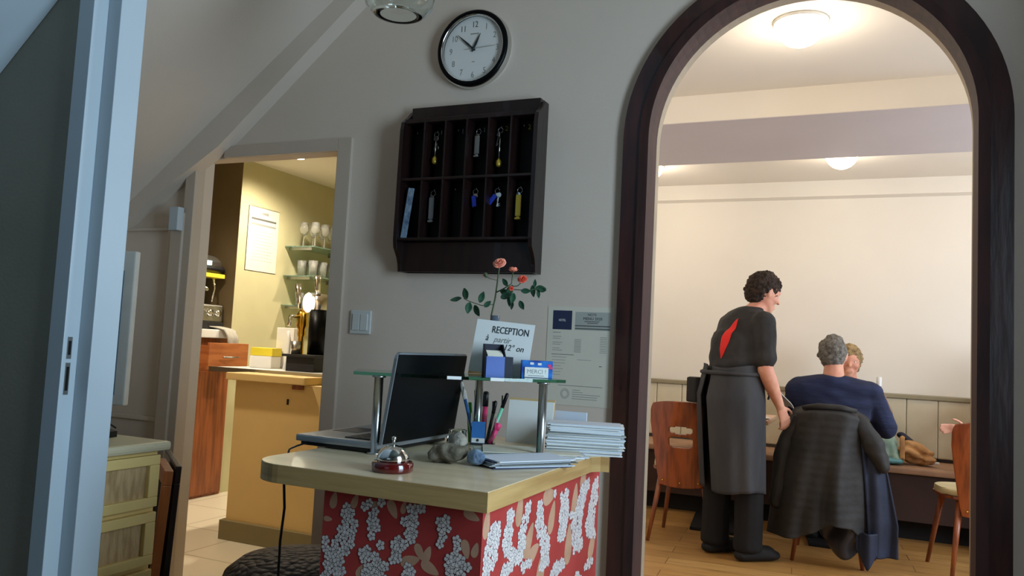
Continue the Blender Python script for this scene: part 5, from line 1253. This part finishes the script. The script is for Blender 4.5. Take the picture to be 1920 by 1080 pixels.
b = B('black plastic'); b.hull([(V(-4.34, 3.80, 1.572), (0.13, 0.03, 0.05)), (V(-4.34, 4.405, 1.575), (0.13, 0.03, 0.055))], sub=3); obj('lower_housing', b, t)
b = B('yellow plastic'); b.box(-4.30, -4.197, 3.9, 4.40, 1.515, 1.545, bev=0.005); obj('yellow_strip', b, t)
b = B('display glow'); b.box(-4.222, -4.205, 4.12, 4.275, 1.60, 1.632, bev=0.004); obj('display', b, t)
b = B('black plastic'); b.box(-4.56, -4.38, 3.85, 4.36, 1.32, 1.55); obj('back_column', b, t)
for y_ in (4.19, 4.31):
    b = B('chrome'); b.tube([(-4.22, y_, 1.53), (-4.21, y_+0.01, 1.44), (-4.22, y_, 1.345)], 0.008, 8); obj('steam_pipe', b, t)
b = B('chrome'); b.tube([(-4.26, 4.20, 1.51), (-4.20, 4.18, 1.45), (-4.10, 4.14, 1.42)], [0.02, 0.014, 0.012], 10); obj('portafilter', b, t)
b = B('chrome'); b.lathe([(0, 0.03), (0.012, 0.022), (0.014, 0.0)], (-4.36, 4.30, 1.683), 14); obj('cap', b, t)
# notice on green wall
t = thing('wall_notice', 'white sheet with two heading lines pinned on the green bar wall', 'notice', (-4.1, 4.6, 1.85))
b = B('cream paper', 'ink grey', 'poster dark')
X0 = -4.138; ya, yb_ = 4.53, 4.86; za, zb = 1.60, 2.075
b.box(X0-0.002, X0, ya, yb_, za, zb)
b.box(X0, X0+0.0006, ya+0.03, yb_-0.03, zb-0.095, zb-0.08, 'poster dark'); b.box(X0, X0+0.0006, ya+0.03, yb_-0.03, zb-0.135, zb-0.12, 'ink grey')
b.box(X0, X0+0.0006, ya+0.14, yb_-0.12, zb-0.05, zb-0.03, 'ink grey')
for k in range(10): b.box(X0, X0+0.0004, ya+0.05, yb_-0.05-0.02*(k % 3), zb-0.18-0.024*k, zb-0.177-0.024*k, 'ink grey')
obj('sheet', b, t); b = B('tan card'); b.box(X0-0.012, X0-0.002, ya-0.006, yb_+0.004, za-0.006, zb+0.004); obj('backing', b, t)
# glass shelves
for z_, lb in ((1.83, 'upper glass bar shelf on the green wall'), (1.60, 'middle glass bar shelf on the green wall'), (1.37, 'lower glass bar shelf on the green wall')):
    t = thing('glass_bar_shelf', lb, 'shelf', (-3.95, 5.4, z_), 0, 'glass shelves in the bar')
    b = B('clear shelf'); b.box(-4.138, -3.86, 4.95, 6.2, z_-0.008, z_, bev=0.001); obj('pane', b, t)
    for y_ in (5.0, 5.5, 6.05):
        b = B('brushed steel'); b.box(-4.138, -3.92, y_, y_+0.012, z_-0.026, z_-0.008); obj('bracket', b, t)
def wineglass(h, r, stem=True):
    b = B('bar glass')
    if stem: b.lathe([(0, 0.001), (0.033, 0.001), (0.033, 0.003), (0.005, 0.008), (0.0035, h*0.45), (r*0.6, h*0.52), (r, h*0.68), (r*0.82, h), (r*0.80, h), (r*0.96, h*0.68), (r*0.55, h*0.54), (0, h*0.49)], n=16)
    else: b.lathe([(0, 0.001), (r*0.8, 0.001), (r, h), (r-0.002, h), (r*0.78, 0.008), (0, 0.008)], n=16)
    return b
ORD = ['nearest to the doorway', 'second from the near end', 'third from the near end', 'fourth from the near end', 'fifth from the near end', 'farthest in view']
for kind, mesh_args, what, shelf, z_, ys in (('wine_glass', (0.19, 0.036), 'stemmed wine glass', 'upper', 1.831, 6), ('tumbler', (0.12, 0.036, False), 'straight tumbler', 'middle', 1.601, 6), ('tumbler', (0.10, 0.034, False), 'short tumbler', 'lower', 1.371, 5)):
    g = obj(kind, wineglass(*mesh_args)); first = True
    for k in range(ys):
        for x_, row in ((-3.91, 'front'), (-4.02, 'back')):
            c = g if first else g.copy()
            if not first: C.objects.link(c)
            first = False; c.location = (x_, 5.02+0.118*k, z_)
            tag(c, 'clear %s, %s row of %s bar shelf, %s' % (what, row, shelf, ORD[k]), 'glass', 'glasses on the %s bar shelf' % shelf)
# items on back counter
Z0 = 0.9255
b = B('yellow plastic', 'paper'); b.box(-3.47, -3.30, 3.90, 3.99, 1.0, 1.05, bev=0.004); b.box(-3.47, -3.30, 3.895, 3.985, Z0, 0.999, 'paper', bev=0.004); tag(obj('sachet_box', b), 'yellow topped white box on the bar worktop', 'box')
b = B('paper'); b.box(-3.36, -3.225, 4.0, 4.10, Z0, 1.18, bev=0.004); tag(obj('paper_stack', b), 'tall stack of white napkins on the bar worktop', 'napkins')
t = thing('beer_tap', 'brass beer tap column with chrome handle at the left of the two taps', 'beer tap', (-3.13, 3.95, Z0))
b = B('brass'); b.lathe([(0, 0), (0.045, 0), (0.045, 0.015), (0.02, 0.03), (0.018, 0.20), (0.026, 0.22), (0.024, 0.25), (0.034, 0.27), (0.034, 0.34), (0.022, 0.37), (0, 0.37)], t.location, 24); obj('column', b, t)
b = B('chrome'); b.tube([(-3.13, 3.92, 1.25), (-3.13, 3.84, 1.25), (-3.13, 3.83, 1.19)], 0.011, 10); obj('spout', b, t)
b = B('chrome'); b.tube([(-3.13, 3.92, 1.30), (-3.135, 3.91, 1.36), (-3.14, 3.90, 1.45)], [0.012, 0.014, 0.018], 12); obj('handle', b, t)
b = B('white metal'); b.tube([(-3.19, 3.9, Z0), (-3.18, 3.9, 1.0), (-3.175, 3.9, 1.10), (-3.19, 3.9, 1.16)], [0.02, 0.012, 0.010, 0.012], 12); tag(obj('soda_tap', b), 'slim white curved tap left of the brass beer tap', 'tap')
t = thing('beer_tower', 'black beer tower with glowing white oval badge and chrome handle', 'beer tap', (-3.0, 3.95, Z0))
b = B('black gloss'); b.lathe([(0, 0.09), (0.062, 0.09), (0.062, 0.38), (0, 0.38)], t.location, 32); obj('column', b, t)
b = B('chrome'); b.lathe([(0, 0.0), (0.075, 0.0), (0.075, 0.09), (0.06, 0.092)], t.location, 32, m='black matt'); b.lathe([(0.064, 0.37), (0.064, 0.45), (0.04, 0.465), (0, 0.465)], t.location, 32); obj('cap', b, t)
b = B('oval glow'); b.lathe([(0, 0.012), (0.036, 0.010), (0.04, 0.0)], (-3.04, 3.88, 1.335), 28, M=MX((0, 0, 0), rx=R(90), rz=R(-8)), sy=1.5, sx=1.0); obj('badge', b, t)
b = B('chrome'); b.tube([(-2.985, 3.90, 1.385), (-2.985, 3.89, 1.43), (-2.985, 3.88, 1.50)], [0.014, 0.016, 0.02], 12); obj('handle', b, t)
b = B('brushed steel'); b.lathe([(0, 0), (0.028, 0), (0.032, 0.075), (0.029, 0.075), (0.026, 0.004), (0, 0.004)], (-3.065, 3.83, Z0+0.101), 20); b.box(-3.12, -2.88, 3.77, 3.90, Z0+0.085, Z0+0.10, 'black matt', bev=0.003); b.box(-3.10, -2.90, 3.79, 3.88, Z0, Z0+0.085, 'black matt'); tag(obj('steel_cup', b), 'small steel cup on the black drip tray under the beer tower', 'cup')
# ceiling spots in the bar
for (x_, y_, lb) in ((-3.68, 4.49, 'round recessed spotlight in the bar ceiling, seen through the doorway'), (-2.8, 5.3, 'recessed spotlight in the bar ceiling hidden right of the doorway'), (-3.45, 3.10, 'recessed spotlight in the bar ceiling hidden above the doorway')):
    t = thing('spotlight', lb, 'spotlight', (x_, y_, 2.40), 0, 'recessed spotlights in the bar ceiling')
    b = B('spot glow'); b.lathe([(0, -0.010), (0.03, -0.010), (0.034, -0.004)], (x_, y_, 2.40), 24); obj('lens', b, t)
    b = B('white metal'); b.lathe([(0.034, -0.004), (0.036, -0.012), (0.046, -0.010), (0.05, 0.0)], (x_, y_, 2.40), 24); obj('rim', b, t)
    l = bpy.data.lights.new('spot_light', 'SPOT'); l.energy = 100; l.color = (1.0, 0.87, 0.68); l.spot_size = R(160); l.spot_blend = 0.8; l.shadow_soft_size = 0.04
    o = bpy.data.objects.new('spot_light', l); C.objects.link(o); o.location = (x_, y_, 2.37)
